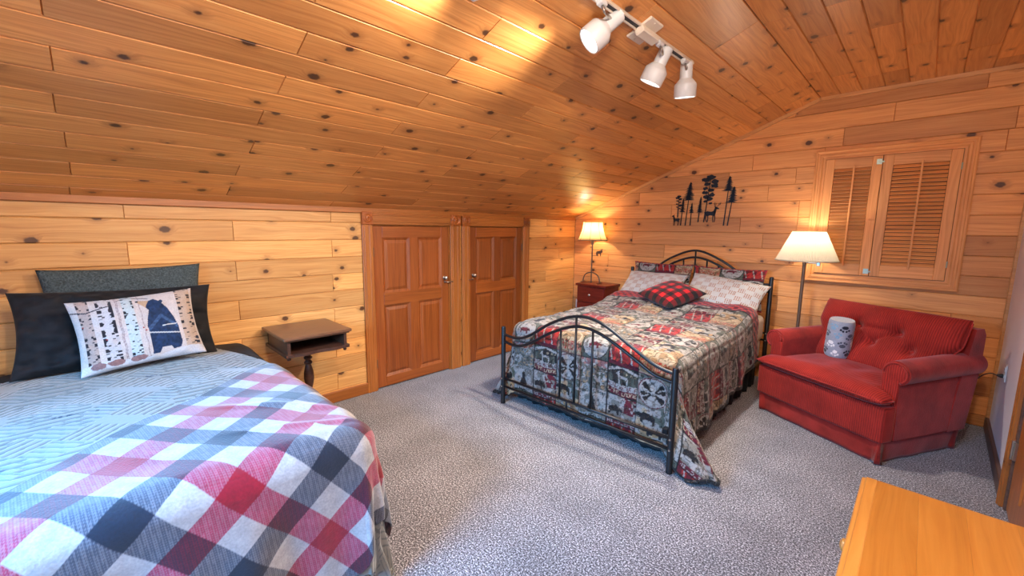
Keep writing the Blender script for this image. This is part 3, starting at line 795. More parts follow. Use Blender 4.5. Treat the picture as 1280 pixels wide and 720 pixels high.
# -------- pattern drawing helpers (numpy, cell coordinates)
def inpoly(a, b, poly):
    inside = np.zeros(a.shape, bool); n = len(poly); j = n - 1
    for i in range(n):
        xi, yi = poly[i]; xj, yj = poly[j]
        c = ((yi > b) != (yj > b)) & (a < (xj - xi) * (b - yi) / ((yj - yi) if abs(yj - yi) > 1e-9 else 1e-9) + xi)
        inside ^= c; j = i
    return inside
FONT = {'A': '01110 10001 10001 11111 10001 10001 10001', 'B': '11110 10001 11110 10001 10001 10001 11110', 'D': '11110 10001 10001 10001 10001 10001 11110', 'E': '11111 10000 10000 11110 10000 10000 11111', 'F': '11111 10000 10000 11110 10000 10000 10000', 'G': '01111 10000 10000 10011 10001 10001 01110',
        'I': '01110 00100 00100 00100 00100 00100 01110', 'L': '10000 10000 10000 10000 10000 10000 11111', 'N': '10001 11001 10101 10011 10001 10001 10001', 'O': '01110 10001 10001 10001 10001 10001 01110', 'P': '11110 10001 10001 11110 10000 10000 10000', 'R': '11110 10001 10001 11110 10100 10010 10001',
        'S': '01111 10000 10000 01110 00001 00001 11110', 'T': '11111 00100 00100 00100 00100 00100 00100', 'V': '10001 10001 10001 10001 10001 01010 00100', 'W': '10001 10001 10001 10101 10101 11011 10001', 'U': '10001 10001 10001 10001 10001 10001 01110', 'K': '10001 10010 10100 11000 10100 10010 10001', ' ': '00000 00000 00000 00000 00000 00000 00000'}
def text(a, b, s, a0, a1, b0, b1):
    n = len(s); m = np.zeros(a.shape, bool)
    t = (a - a0) / (a1 - a0) * n; k = np.floor(t).astype(int); fx = (t - k) * 6; fy = (b1 - b) / (b1 - b0) * 7
    ok = (t >= 0) & (t < n) & (fy >= 0) & (fy < 7) & (fx < 5)
    for i, ch in enumerate(s):
        bits = np.array([[c == '1' for c in row] for row in FONT[ch].split()])
        sel = ok & (k == i)
        m[sel] |= bits[np.floor(fy[sel]).astype(int).clip(0, 6), np.floor(fx[sel]).astype(int).clip(0, 4)]
    return m
BEAR = [(.05, .10), (.14, .10), (.18, .30), (.30, .33), (.50, .32), (.58, .30), (.60, .10), (.72, .10), (.73, .34), (.84, .40), (.97, .38), (.98, .48), (.88, .60), (.80, .66), (.72, .62), (.55, .74), (.35, .72), (.15, .66), (.04, .50)]
STAG = [(.10, .05), (.16, .05), (.18, .38), (.30, .42), (.56, .42), (.60, .05), (.66, .05), (.68, .45), (.74, .62), (.86, .68), (.88, .74), (.76, .80), (.80, .98), (.72, .86), (.62, .99), (.66, .82), (.60, .60), (.30, .62), (.14, .60), (.08, .5)]
PINE_P = [(.46, .0), (.54, .0), (.54, .15), (.85, .15), (.66, .38), (.76, .38), (.60, .62), (.68, .62), (.50, 1.0), (.32, .62), (.40, .62), (.24, .38), (.34, .38), (.15, .15), (.46, .15)]
SITBEAR = [(.15, .0), (.85, .0), (.88, .25), (.74, .55), (.66, .74), (.62, .97), (.48, 1.0), (.36, .90), (.30, .74), (.34, .62), (.22, .4), (.12, .2)]
C_CREAM = np.array(lin(182, 166, 140)); C_TAN = np.array(lin(156, 130, 100)); C_RED = np.array(lin(160, 40, 42)); C_BURG = np.array(lin(96, 26, 44)); C_BLK = np.array(lin(26, 26, 30))
C_GRN = np.array(lin(84, 92, 86)); C_GREY = np.array(lin(122, 120, 116)); C_PINK = np.array(lin(160, 112, 112)); C_LT = np.array(lin(164, 164, 164))
def shift(poly, a0, b0, w, h, flip=False): return [(a0 + ((1 - x) if flip else x) * w, b0 + y * h) for x, y in poly]
def fill(c, m, col): c[m] = col
def quilt_cell(kind, a, b, U, V):
    c = np.empty(a.shape + (3,)); n = vnoise(U * 26, V * 26, 5); n2 = vnoise(U * 60, V * 60, 9)
    def base(x, y, t=.5): c[:] = np.where((n > t)[..., None], x, y)
    if kind == (0, 0):      # oval with moose, grey-green border
        c[:] = C_GRN; e = ((a - .5) / .47) ** 2 + ((b - .48) / .46) ** 2; fill(c, e < 1.0, C_BLK); fill(c, e < .9, C_LT * .95)
        fill(c, inpoly(a, b, shift(BEAR, .24, .32, .5, .36)) & (e < .9), C_BURG)
        fill(c, inpoly(a, b, shift(PINE_P, .08, .35, .18, .4)) & (e < .9), C_GREY * .8)
    elif kind == (0, 1):    # red plaid with light diagonal strokes
        c[:] = C_RED; k = (np.floor(a * 5) % 2); fill(c, (np.floor(a * 6) % 2 == 0) & (np.floor(b * 5) % 2 == 0), C_BURG)
        fill(c, np.abs(((a * 3 + b * .8) % 1) - .5) < .07, C_LT); fill(c, b < .16, C_BURG)
    elif kind == (0, 2):    # tan cabin, red lettering
        base(C_TAN * .8, C_CREAM * .85, .5); fill(c, np.abs(((a - .5) / .45) ** 2 + ((b - .62) / .3) ** 2 - .8) < .14, C_CREAM * 1.08)
        fill(c, text(a, b, 'RAINBOW', .04, .98, .16, .46), C_RED); fill(c, b < .06, C_PINK)
    elif kind == (1, 0):    # pale leaves and grasses
        base(C_GREY * .9, C_LT * .95, .5); fill(c, (n2 > .68), C_GRN * .8); fill(c, np.abs(((a * 4 + b * 2 + n * 1.4) % 1) - .5) < .06, C_GRN * .7); fill(c, (n2 < .2), C_TAN)
        fill(c, b > .8, C_PINK * .8); fill(c, (b > .8) & (n2 > .55), C_LT)
    elif kind == (1, 1):    # stag on dark forest, white banner over burgundy band
        base(C_GRN * .6, C_BLK * 1.6, .5); roof = np.abs(b - (1.0 - .16 * np.abs(a - .5) * 2)) ; fill(c, roof < .045, C_LT)
        fill(c, inpoly(a, b, shift(PINE_P, .0, .42, .22, .4)) | inpoly(a, b, shift(PINE_P, .78, .42, .2, .36)), C_GRN)
        fill(c, inpoly(a, b, shift(STAG, .22, .40, .52, .48, True)), C_LT)
        fill(c, text(a, b, 'TRAIL', .55, .97, .76, .84), C_CREAM)
        bb = b - .07 * np.abs(a - .5) * 2
        fill(c, bb < .40, C_LT); fill(c, text(a, bb, 'WILD RESERVE', .03, 1.0, .26, .37), C_BURG); fill(c, bb < .22, C_BURG); fill(c, text(a, bb, 'LIFE LODGE', .03, 1.0, .06, .18), C_CREAM)
        fill(c, bb < .02, C_BLK)
    elif kind == (1, 2):    # round emblem with crossed paddles
        base(C_LT * .85, C_GREY, .45); r = np.hypot((a - .5) / .47, (b - .5) / .47); fill(c, r < 1.0, C_BURG * .9); fill(c, r < .93, C_LT)
        for an in (.75, -.75, 2.6, .25):
            ca, sa = math.cos(an), math.sin(an); x = (a - .5) * ca + (b - .5) * sa; y = -(a - .5) * sa + (b - .5) * ca
            fill(c, (np.abs(y) < .026 + .035 * (np.abs(x) > .24)) & (np.abs(x) < .39) & (np.abs(x) > .07) & (r < .9), C_BLK)
        fill(c, (r > 1.02) & (n2 > .5), C_GRN * 1.2)
    elif kind == (2, 0):    # seated bear under lettered arc
        base(C_LT * .95, C_GREY, .4); fill(c, inpoly(a, b, shift(SITBEAR, .28, .16, .42, .62)), C_BLK * 1.3)
        bb = b + .10 * (2 * a - 1) ** 2; fill(c, bb > .86, C_LT * .8); fill(c, text(a, bb, 'NATURE', .05, 1.0, .88, .99), C_GRN * .5); fill(c, bb < .14, C_LT); fill(c, text(a, bb, 'LODGE', .1, 1.0, .03, .12), C_GRN * .6)
    elif kind == (2, 1):    # bear in snow, burgundy words
        base(C_GREY, C_LT * .9, .45); fill(c, (a > .55) & (b > .5) & (n2 > .4), C_BURG); fill(c, inpoly(a, b, shift(BEAR, .05, .26, .55, .52)), C_BLK * 1.3); fill(c, b < .20, C_BURG); fill(c, text(a, b, 'WILDLIFE', .04, 1.0, .05, .16), C_LT)
        fill(c, (b < .42) & (b > .2) & (n < .42), C_LT)
    else:                   # black bear and pine over cream rocks
        base(C_CREAM * .9, C_LT * .85, .5); fill(c, (a > .5) & (b > .45) & (n > .4), C_GRN); fill(c, inpoly(a, b, shift(BEAR, .0, .40, .62, .58, True)), C_BLK * 1.4); fill(c, inpoly(a, b, shift(BEAR, .35, .0, .62, .4)), C_BLK * 1.6); fill(c, (b < .3) & (n > .55), C_TAN)
    n4 = vnoise(U * 34 + 7, V * 40, 31); n5 = vnoise(U * 55, V * 48 + 3, 33)
    sq = (np.abs(n4 - .5) < .055) & (n5 > .35) & (b > .0); c[sq] = c[sq] * .28
    sq = (np.abs(n5 - .62) < .04); c[sq] = c[sq] * .45 + .15 * C_TAN
    fill(c, (a < .018) | (a > .982), C_BLK); fill(c, (b < .02), C_BLK)
    return c
def quilt_paint(U, V):
    cw, rh = .23, .21
    ci = np.floor((U + .675) / cw).astype(int); ri = np.floor((.10 - V) / rh).astype(int)
    a = (U + .675) / cw - ci; b = 1 - ((.10 - V) / rh - ri)
    out = np.zeros(U.shape + (3,))
    for i in range(3):
        for j in range(3):
            msk = (ci % 3 == j) & (ri % 3 == i)
            if msk.any(): out[msk] = quilt_cell((i, j), a[msk], b[msk], U[msk], V[msk])
    return out * np.array([.82, .77, .73])

# ------------------------------------------------------------------ bed by the far wall
bx = -1.752
bf = empty('metal_bed', (bx, 3.5, 0)); tag(bf, 'black metal bed frame with arched headboard and footboard', 'bed frame')
def L(p): return (p[0] - bx, p[1] - 3.5, p[2])
def end(xa, xb, y, zpost, arc_o, arc_i, spind, low, nm, ext=0.0):
    r = .0195
    for x in (xa, xb):
        mb = MB(); M = Matrix.Translation(L((x, y, 0)))
        mb.lathe([(.021, 0), (.021, .012), (r, .016), (r, zpost - .012), (r * .85, zpost - .003), (.001, zpost)], 20, M); p = mb.build(nm + '_post', BLACKM, bf, True, 40)
        for z in low:
            mb = MB()
            mb.lathe([(.007, 0), (.006, .004), (.001, .005)], 10, Matrix.Translation(L((x, y - r + .001, z))) @ Matrix.Rotation(PI / 2, 4, 'X'))
            mb.build('bolt', STEEL, p, True, 50)
    def rail(pts, name, rr=.0115):
        mb = MB(); mb.tube([L((x, y, z)) for x, z in pts], rr, 12); mb.build(name, BLACKM, bf, True)
    rail(arc_o, nm + '_arch'); rail(arc_i, nm + '_inner_arch')
    for z in low: rail([(xa, z), (xb, z)], nm + '_rail', .010)
    for x, z0, z1 in spind:
        mb = MB(); mb.tube([L((x, y, z0)), L((x, y, z1))], .0085, 10); mb.build(nm + '_spindle', BLACKM, bf, True)
def cat(pts, n=10): return [(p.x, p.y) for p in [Vector((v.x, v.y)) for v in smooth([(x, z, 0) for x, z in pts], n)]]
end(-2.478, -.995, 2.43, .682, cat([(-2.478, .612), (-2.33, .606), (-2.19, .652), (-1.95, .800), (-1.73, .882), (-1.53, .868), (-1.284, .745), (-1.13, .668), (-.995, .640)]), cat([(-2.478, .553), (-2.33, .540), (-2.19, .587), (-1.95, .725), (-1.73, .808), (-1.53, .790), (-1.28, .680), (-1.13, .605), (-.995, .585)]),
    [(-1.868, .225, .77), (-1.732, .225, .882), (-1.588, .225, .80)], (.225, .155), 'footboard')
mb = MB(); mb.tube([L((-1.80, 2.43, .225)), L((-1.80, 2.43, .155))], .008, 8); mb.build('footboard_spindle', BLACKM, bf, True)
end(-2.515, -1.035, 4.655, 1.062, cat([(-2.515, .985), (-2.36, .99), (-2.25, 1.05), (-2.03, 1.20), (-1.775, 1.285), (-1.52, 1.20), (-1.30, 1.06), (-1.18, .99), (-1.035, .985)]), cat([(-2.515, .915), (-2.36, .92), (-2.17, 1.03), (-2.0, 1.145), (-1.775, 1.212), (-1.55, 1.15), (-1.38, 1.03), (-1.18, .92), (-1.035, .915)]),
    [(-2.02, .5, 1.14), (-1.9, .5, 1.19), (-1.775, .5, 1.285), (-1.65, .5, 1.19), (-1.53, .5, 1.14)], (.5, .43), 'headboard')
for s in (-1, 1):
    mb = MB(); x = bx + s * .70; mb.box(L((x - .018, 2.46, .225)), L((x + .018, 4.63, .262)), .003); mb.build('side_rail', BLACKM, bf)
mb = MB(); mb.box(L((-2.44, 2.56, .265)), L((-1.065, 4.60, .44)), .03, seg=3); o = mb.build('box_spring', MATT, None, True, 40); o.location = (bx, 3.5, 0); tag(o, 'box spring under the lodge quilt on the black metal bed', 'box spring')
mb = MB(); mb.box(L((-2.46, 2.545, .44)), L((-1.045, 4.60, .690)), .06, seg=4); o = mb.build('mattress', MATT, None, True, 40); o.location = (bx, 3.5, 0); tag(o, 'mattress under the lodge quilt on the black metal bed', 'mattress')
# gathered black bed skirt
mb = MB(); pts = []
per = [(-2.45, 4.55), (-2.45, 2.58), (-1.055, 2.58), (-1.055, 4.55)]
tot = 0
for (a, b_) in zip(per[:-1], per[1:]):
    ln_ = math.hypot(b_[0] - a[0], b_[1] - a[1]); n = int(ln_ / .012)
    for i in range(n): pts.append((a[0] + (b_[0] - a[0]) * i / n, a[1] + (b_[1] - a[1]) * i / n, (b_[1] - a[1]) / ln_, -(b_[0] - a[0]) / ln_))
P = np.zeros((len(pts), 6, 3))
for i, (x, y, nx, ny) in enumerate(pts):
    for j in range(6):
        z = .30 - j * .058; f = j / 5
        wv = (math.sin(i * .9) * .010 + math.sin(i * .37 + 1) * .012) * f
        sag = 0
        P[i, j] = (x - bx - nx * (wv + .02 * f), y - 3.5 - ny * (wv + .02 * f), max(.012, z))
mb.grid(P); o = mb.build('bed_skirt', BLACKS, None, True); o.location = (bx, 3.5, 0); tag(o, 'black gathered bed skirt hanging below the lodge quilt', 'bed skirt')

# quilt
def quilt():
    hw, R = .735, .075; y0 = 2.515; tend = 4.23
    smax = hw + .57; dmax = .58
    ns, nt_ = 470, 400
    s = np.linspace(-smax, smax, ns); t = np.linspace(-dmax, tend - y0, nt_)
    Sg, Tg = np.meshgrid(s, t, indexing='ij')
    yy = y0 + Tg
    # hem line: shorten side drop towards the head
    lim = hw + .555 - .13 * sm(2.6, 4.2, yy)
    Sg = np.sign(Sg) * np.minimum(np.abs(Sg), lim + .0 * Sg)
    ds = np.maximum(0, np.abs(Sg) - (hw - R)); dt = np.maximum(0, R - Tg)
    r = np.hypot(ds, dt); ph = np.arctan2(dt, ds + 1e-9)
    rmax = np.where(Sg > 0, .745, .68) - .0 * ph; rim = (r > rmax - .016) & (ph > .05); r = np.minimum(r, rmax)
    arc = R * PI / 2
    th_ = np.clip(r / R, 0, PI / 2)
    out = R * np.sin(th_); down = R * (1 - np.cos(th_))
    ex = np.maximum(0, r - arc)
    corner = np.sin(2 * ph) ** 2
    right = Sg > 0
    k = np.where(right, .44, .22) * corner * sm(.05, .6, ex)
    # folds on the hanging sides
    wav = np.where(ds > dt, np.sin(yy * 17 + 1.3) * .016 + np.sin(yy * 41) * .006, np.sin(Sg * 15 + .6) * .007 + np.sin(Sg * 37) * .003) * sm(0, .4, ex) * (1 - corner)
    flare = np.where(dt > ds, .015, .07)
    out = out + ex * flare + wav + ex * k
    down = down + ex * np.sqrt(np.clip(1 - k ** 2, .3, 1))
    pw = np.where(right, 2.0, 1.15)
    pd = (PI / 2) * (ph / (PI / 2)) ** pw
    X = bx + np.sign(Sg) * (np.minimum(np.abs(Sg), hw - R) + out * np.cos(pd))
    Y = np.where(Tg > R, yy, y0 + R) - out * np.sin(pd)
    ztop = .705 + .02 * np.sin((yy - 2.5) * 1.6).clip(0) + .10 * sm(3.7, 4.2, yy) + .012 * (vnoise(Sg * 5, yy * 5, 2) - .5) * 2 + .006 * (vnoise(Sg * 14, yy * 14, 4) - .5) * 2
    ztop = ztop - .012 * sm(.4, .72, np.abs(Sg))
    # quilting puffs
    puff = .006 * np.abs(np.sin((Sg + .675) / .23 * PI)) ** .5 * np.abs(np.sin((.10 - Tg) / .21 * PI)) ** .5 + .004 * np.abs(np.sin((Sg + Tg) * 38) * np.sin((Sg - Tg) * 38))
    Z = ztop - down + puff * (ex < .02)
    X = X + np.sign(Sg) * puff * (ex >= .02) * np.cos(pd); Y = Y - puff * (ex >= .02) * np.sin(pd)
    Z = np.maximum(Z, .014 + .02 * vnoise(Sg * 9, Tg * 9, 1))
    col = quilt_paint(Sg, Tg)
    # red check border at the head fold and dark binding all round
    hb = Tg > tend - y0 - .195
    chk = (np.floor(Sg / .04) + np.floor(Tg / .04)) % 2 == 0
    col[hb] = np.where(chk[hb][:, None], C_RED, C_BURG * .8)
    col[(Tg > tend - y0 - .205) & (Tg < tend - y0 - .188)] = C_BLK
    col[rim] = C_BLK
    col[(Tg < -dmax + .014) | (np.abs(Sg) > lim - .014)] = C_BLK
    # quilting stitches
    mb = MB(); Pq = np.stack([X - bx, Y - 3.5, Z], -1); mb.grid(Pq); mb.col = col.reshape(-1, 3)
    o = mb.build('quilt', painted('lodge_patchwork_cotton', bscale=150, bump=.35), None, True); o.location = (bx, 3.5, 0)
    md = o.modifiers.new('thick', 'SOLIDIFY'); md.thickness = .012; md.offset = -1
    tag(o, 'patchwork lodge quilt with bears, deer and red plaid over the black metal bed', 'quilt')
quilt()

def paint_sham(U, V):
    c = quilt_paint(U * .36 + .31, V * .26 - .22)
    m = (np.abs(V) > .93); c[m] = C_BURG; m2 = m & (np.floor(U * 14) % 2 == 0); c[m2] = C_RED
    return c
SHAM = painted('lodge_sham_cotton', bscale=150)
pillow('pillow_sham', 'patchwork lodge pillow sham at the left of the headboard', 'pillow', SHAM, (-2.13, 4.60, .925), (1, 0, 0), (0, .20, 1), .70, .42, .085, 'patchwork shams against the headboard', nu=150, nv=100, paint=paint_sham)
pillow('pillow_sham.001', 'patchwork lodge pillow sham at the right of the headboard', 'pillow', SHAM, (-1.42, 4.60, .92), (1, 0, 0), (0, .20, 1), .70, .42, .085, 'patchwork shams against the headboard', nu=150, nv=100, paint=lambda U, V: paint_sham(U + 1.3, V))
def paint_white(U, V):
    c = np.empty(U.shape + (3,)); c[:] = np.array(lin(190, 190, 190))
    i = np.floor(U * 5.2); j = np.floor(V * 4); m = ((i + j) % 2 == 0)
    d = (np.abs((U * 21) % 1 - .5) < .24) & (np.abs((V * 16) % 1 - .5) < .36)
    c[m & d] = np.array(lin(150, 88, 48)); c[(~m)] *= .96
    return c
WPIL = painted('white_tan_weave_cotton', bscale=200)
pillow('bed_pillow', 'white and tan checked pillow at the left, behind the red check cushion', 'pillow', WPIL, (-2.16, 4.44, .875), (1, -.03, 0), (0, .72, .62), .70, .42, .16, 'white pillows on the lodge bed', nu=160, nv=110, paint=paint_white, seed=4)
pillow('bed_pillow.001', 'white and tan checked pillow at the right, sagging over the mattress edge', 'pillow', WPIL, (-1.40, 4.44, .875), (1, -.02, -.10), (0, .72, .62), .74, .42, .16, 'white pillows on the lodge bed', nu=160, nv=110, paint=paint_white, seed=9)
def paint_check(U, V):
    c = np.empty(U.shape + (3,)); c[:] = np.array(lin(196, 28, 34)); n = 4.5
    a = np.floor((U + 1) * n) % 2 == 0; b = np.floor((V + 1) * n) % 2 == 0
    c[a ^ b] = np.array(lin(92, 18, 24)); c[a & b] = np.array(lin(26, 20, 22)); return c
pillow('throw_pillow', 'red and black buffalo check cushion lying on the lodge quilt', 'cushion', painted('buffalo_check_flannel'), (-1.765, 4.105, .885), (.36 + .16, -.31 + .44 - .0, .02), (-.16 + .36 - .36, .77, .16), .0, .0, .15, nu=110, nv=110, paint=paint_check, wrinkle=.004) if False else None
F_ = Vector((-1.67, 3.68, .765)); R_ = Vector((-1.49, 4.12, .85)); L_v = Vector((-2.04, 4.02, .85)); B_ = Vector((-1.84, 4.42, 1.0))
cen = (F_ + R_ + L_v + B_) / 4; wd = ((R_ + B_) - (F_ + L_v)); hd_ = ((L_v + B_) - (F_ + R_))
ex_ = (R_ - F_ + B_ - L_v); ey_ = (L_v - F_ + B_ - R_)
pillow('throw_pillow', 'red and black buffalo check cushion lying on the lodge quilt', 'cushion', painted('buffalo_check_flannel'), cen + Vector((0, 0, .01)), ex_, ey_, .47, .46, .15, nu=110, nv=110, paint=paint_check, wrinkle=.004)

# ------------------------------------------------------------------ nightstand
nx, ny = -2.965, 4.60
ns = empty('nightstand', (nx, ny, 0)); tag(ns, 'cherry red nightstand with two drawers in the corner beside the lodge bed', 'nightstand')
mb = MB(); mb.box((-.225, -.175, .785), (.225, .175, .812), .006, seg=2); mb.build('tabletop', CHERRY, ns)
mb = MB(); mb.box((-.205, -.155, .12), (.205, .17, .785), .003); mb.build('body', CHERRY, ns)
for z0, z1 in ((.585, .775), (.375, .572), (.165, .362)):
    mb = MB(); mb.box((-.195, -.172, z0), (.195, -.154, z1), .004, seg=2); d_ = mb.build('drawer', CHERRY, ns)
    mb = MB(); mb.lathe([(.006, 0), (.006, .012), (.015, .018), (.016, .024), (.010, .030), (.001, .031)], 18, Matrix.Translation((0, -.172, (z0 + z1) / 2)) @ Matrix.Rotation(PI / 2, 4, 'X')); mb.build('knob', STEEL, d_, True, 50)
for sx in (-1, 1):
    for sy in (-1, 1):
        mb = MB(); mb.box((sx * .205 - sx * .05, sy * .155 - sy * .05, 0), (sx * .205, sy * .155, .12), .004); mb.build('leg', CHERRY, ns)

# table lamp with moose
lx, ly, lz = -3.068, 4.60, .812
tlp = empty('table_lamp', (lx, ly, lz)); tag(tlp, 'lit table lamp with moose ornament and cream bell shade on the cherry nightstand', 'lamp')
mb = MB(); mb.tube(smooth([(-.125, 0, 0), (-.122, 0, .05), (-.09, 0, .105), (-.03, 0, .132), (.03, 0, .132), (.09, 0, .105), (.122, 0, .05), (.125, 0, 0)], 6), .0075, 10)
mb.box((-.14, -.05, 0), (-.11, .05, .008), .003); mb.box((.11, -.05, 0), (.14, .05, .008), .003); mb.build('arched_base', BRONZE, tlp, True, 40)
mb = MB(); mb.tube([(0, 0, .0), (0, 0, .50)], .0085, 12); mb.build('pole', BRONZE, tlp, True, 40)
mb = MB(); mb.tube([(0, 0, .43), (.20, 0, .43)], .0035, 8); mb.tube([(0, 0, .355), (.10, 0, .355)], .0035, 8)
MO = frame((.06, .0, .35), (1, 0, 0), (0, 0, 1), (0, -1, 0))
for poly in ([(.0, .02), (.02, .0), (.028, .0), (.03, .03), (.06, .032), (.062, .0), (.072, .0), (.074, .04), (.092, .05), (.098, .062), (.086, .07), (.07, .068), (.055, .072), (.03, .065), (.008, .06), (.0, .045)], [(.070, .066), (.058, .088), (.066, .086), (.072, .094), (.08, .086), (.094, .096), (.098, .088), (.09, .072)]):
    mb.prism([(x, y) for x, y in poly], MO @ Matrix.Translation((0, 0, -.002)), .004)
mb.build('moose_ornament', BRONZE, tlp)
mb = MB(); mb.lathe([(.018, .495), (.02, .50), (.02, .53), (.028, .54), (.028, .548), (.012, .55)], 20); mb.build('socket', STEEL, tlp, True, 40)
mb = MB(); mb.lathe([(.012, .55), (.022, .58), (.028, .61), (.022, .635), (.001, .648)], 20); mb.build('bulb', BULB, tlp, True)
mb = MB(); z0, z1 = .548, .782
prof = [(.182, z0), (.184, z0 + .012)] + [(.122 + .06 * (1 - t) ** 2.0, z0 + .012 + (z1 - z0 - .012) * t) for t in [i / 10 for i in range(11)]]
nseg = 48; Pg = np.zeros((nseg, len(prof), 3))
for i in range(nseg):
    a = 2 * PI * i / nseg; lob = 1 + .018 * abs(math.cos(a * 4)) - .0
    for j, (r, z) in enumerate(prof): Pg[i, j] = (r * lob * math.cos(a), r * lob * math.sin(a), z)
mb.grid(Pg, closed_u=True); sh = mb.build('lamp_shade', SHADE1, tlp, True)
mb = MB(); cb = plain('brown_shade_braid', lin(120, 96, 70), .8)
for k in range(8):
    a = 2 * PI * (k + .5) / 8; mb.tube([((r + .001) * math.cos(a), (r + .001) * math.sin(a), z) for r, z in prof], .0022, 6)
mb.tube([(.184 * math.cos(2 * PI * k / 48), .184 * math.sin(2 * PI * k / 48), z0 + .004) for k in range(48)], .005, 8, closed=True)
mb.tube([(.1235 * math.cos(2 * PI * k / 48), .1235 * math.sin(2 * PI * k / 48), z1 - .002) for k in range(48)], .0035, 8, closed=True)
mb.build('shade_trim', cb, sh, True)

# ------------------------------------------------------------------ floor lamp
fx, fy = -.768, 4.56
fl = empty('floor_lamp', (fx, fy, 0)); tag(fl, 'swing arm floor lamp with wide pleated ivory shade behind the red loveseat', 'lamp')
mb = MB(); mb.lathe([(.13, 0), (.13, .012), (.12, .02), (.03, .028), (.016, .04), (.001, .041)], 32); mb.build('base', BRONZE, fl, True, 40)
mb = MB(); mb.lathe([(.0135, .03), (.0135, 1.205), (.016, 1.207), (.016, 1.225), (.008, 1.23), (.001, 1.231)], 16); mb.build('pole', BRONZE, fl, True, 40)
mb = MB(); mb.tube([(0, 0, 1.222), (.10, 0, 1.222)], .006, 10); mb.box((.09, -.012, 1.20), (.118, .012, 1.245), .004); mb.tube([(.104, 0, 1.24), (.06, -.02, 1.244), (.024, -.02, 1.244)], .006, 10); mb.tube([(.024, -.02, 1.222), (.024, -.02, 1.30)], .008, 10)
mb.build('swing_arm', STEEL, fl, True, 40)
scx, scy = .012, -.01
mb = MB(); Ms = Matrix.Translation((scx, scy, 0)); mb.lathe([(.014, 1.29), (.03, 1.33), (.034, 1.37), (.026, 1.40), (.001, 1.415)], 20, Ms); mb.build('bulb', BULB, fl, True)
z0, z1 = 1.246, 1.503; nseg = 240; Pg = np.zeros((nseg, 9, 3))
for i in range(nseg):
    a = 2 * PI * i / nseg; pl = .0026 * (1 if i % 2 else -1)
    for j in range(9):
        t = j / 8; r = .236 + (.124 - .236) * t + pl * (1 - .4 * t); Pg[i, j] = (scx + r * math.cos(a), scy + r * math.sin(a), z0 + (z1 - z0) * t)
mb = MB(); mb.grid(Pg, closed_u=True); sh = mb.build('lamp_shade', SHADE2, fl)
mb = MB(); mb.tube([(scx + .237 * math.cos(2 * PI * k / 60), scy + .237 * math.sin(2 * PI * k / 60), z0) for k in range(60)], .005, 8, closed=True); mb.tube([(scx + .125 * math.cos(2 * PI * k / 60), scy + .125 * math.sin(2 * PI * k / 60), z1) for k in range(60)], .004, 8, closed=True)
mb.tube([(scx - .12, scy, 1.48), (scx + .12, scy, 1.48)], .002, 6); mb.tube([(scx, scy, 1.40), (scx, scy, 1.51)], .003, 6); mb.build('shade_trim', SHADE2, sh, True)

# ------------------------------------------------------------------ red loveseat
SO = Vector((-.892, 3.911, 0)); SU = Vector((.8767, -.4810, 0)).normalized()
sofa = empty('loveseat', SO, math.atan2(SU.y, SU.x)); tag(sofa, 'red corduroy loveseat with rolled arms and a pleated skirt by the white wall', 'sofa')
SW, SD = .935, .80
mb = MB(); mb.box((.02, .03, .10), (SW - .02, SD - .03, .40), .02, seg=2)
mb.box((-.005, -.012, .155), (SW + .005, .10, .395), .02, seg=3); mb.build('base', CORD, sofa, True, 40)
# skirt
mb = MB(); per = [(0, SD), (0, 0), (SW, 0), (SW, SD)]; pts = []
for (a, b_) in zip(per[:-1], per[1:]):
    ln_ = math.hypot(b_[0] - a[0], b_[1] - a[1]); n = int(ln_ / .01)
    for i in range(n + 1): pts.append((a[0] + (b_[0] - a[0]) * i / n, a[1] + (b_[1] - a[1]) * i / n, (b_[1] - a[1]) / ln_, -(b_[0] - a[0]) / ln_, min(i, n - i) * ln_ / n))
P = np.zeros((len(pts), 8, 3))
for i, (x, y, nx_, ny_, ed) in enumerate(pts):
    for j in range(8):
        f = j / 7; z = .182 * (1 - f) + .006
        outw = -.014 - .022 * f - .003 * f * math.sin(i * .23)
        pl = .024 * f * max(0, 1 - abs(ed - .03) / .03)
        P[i, j] = (x + nx_ * (outw + pl), y + ny_ * (outw + pl), z)
mb.grid(P); o = mb.build('skirt', VELV, sofa, True); o.modifiers.new('t', 'SOLIDIFY').thickness = .006
mb = MB(); mb.tube([(p[0] - p[2] * .018, p[1] - p[3] * .018, .185) for p in pts[::4]], .006, 8); mb.build('piping', VELV, o, True)
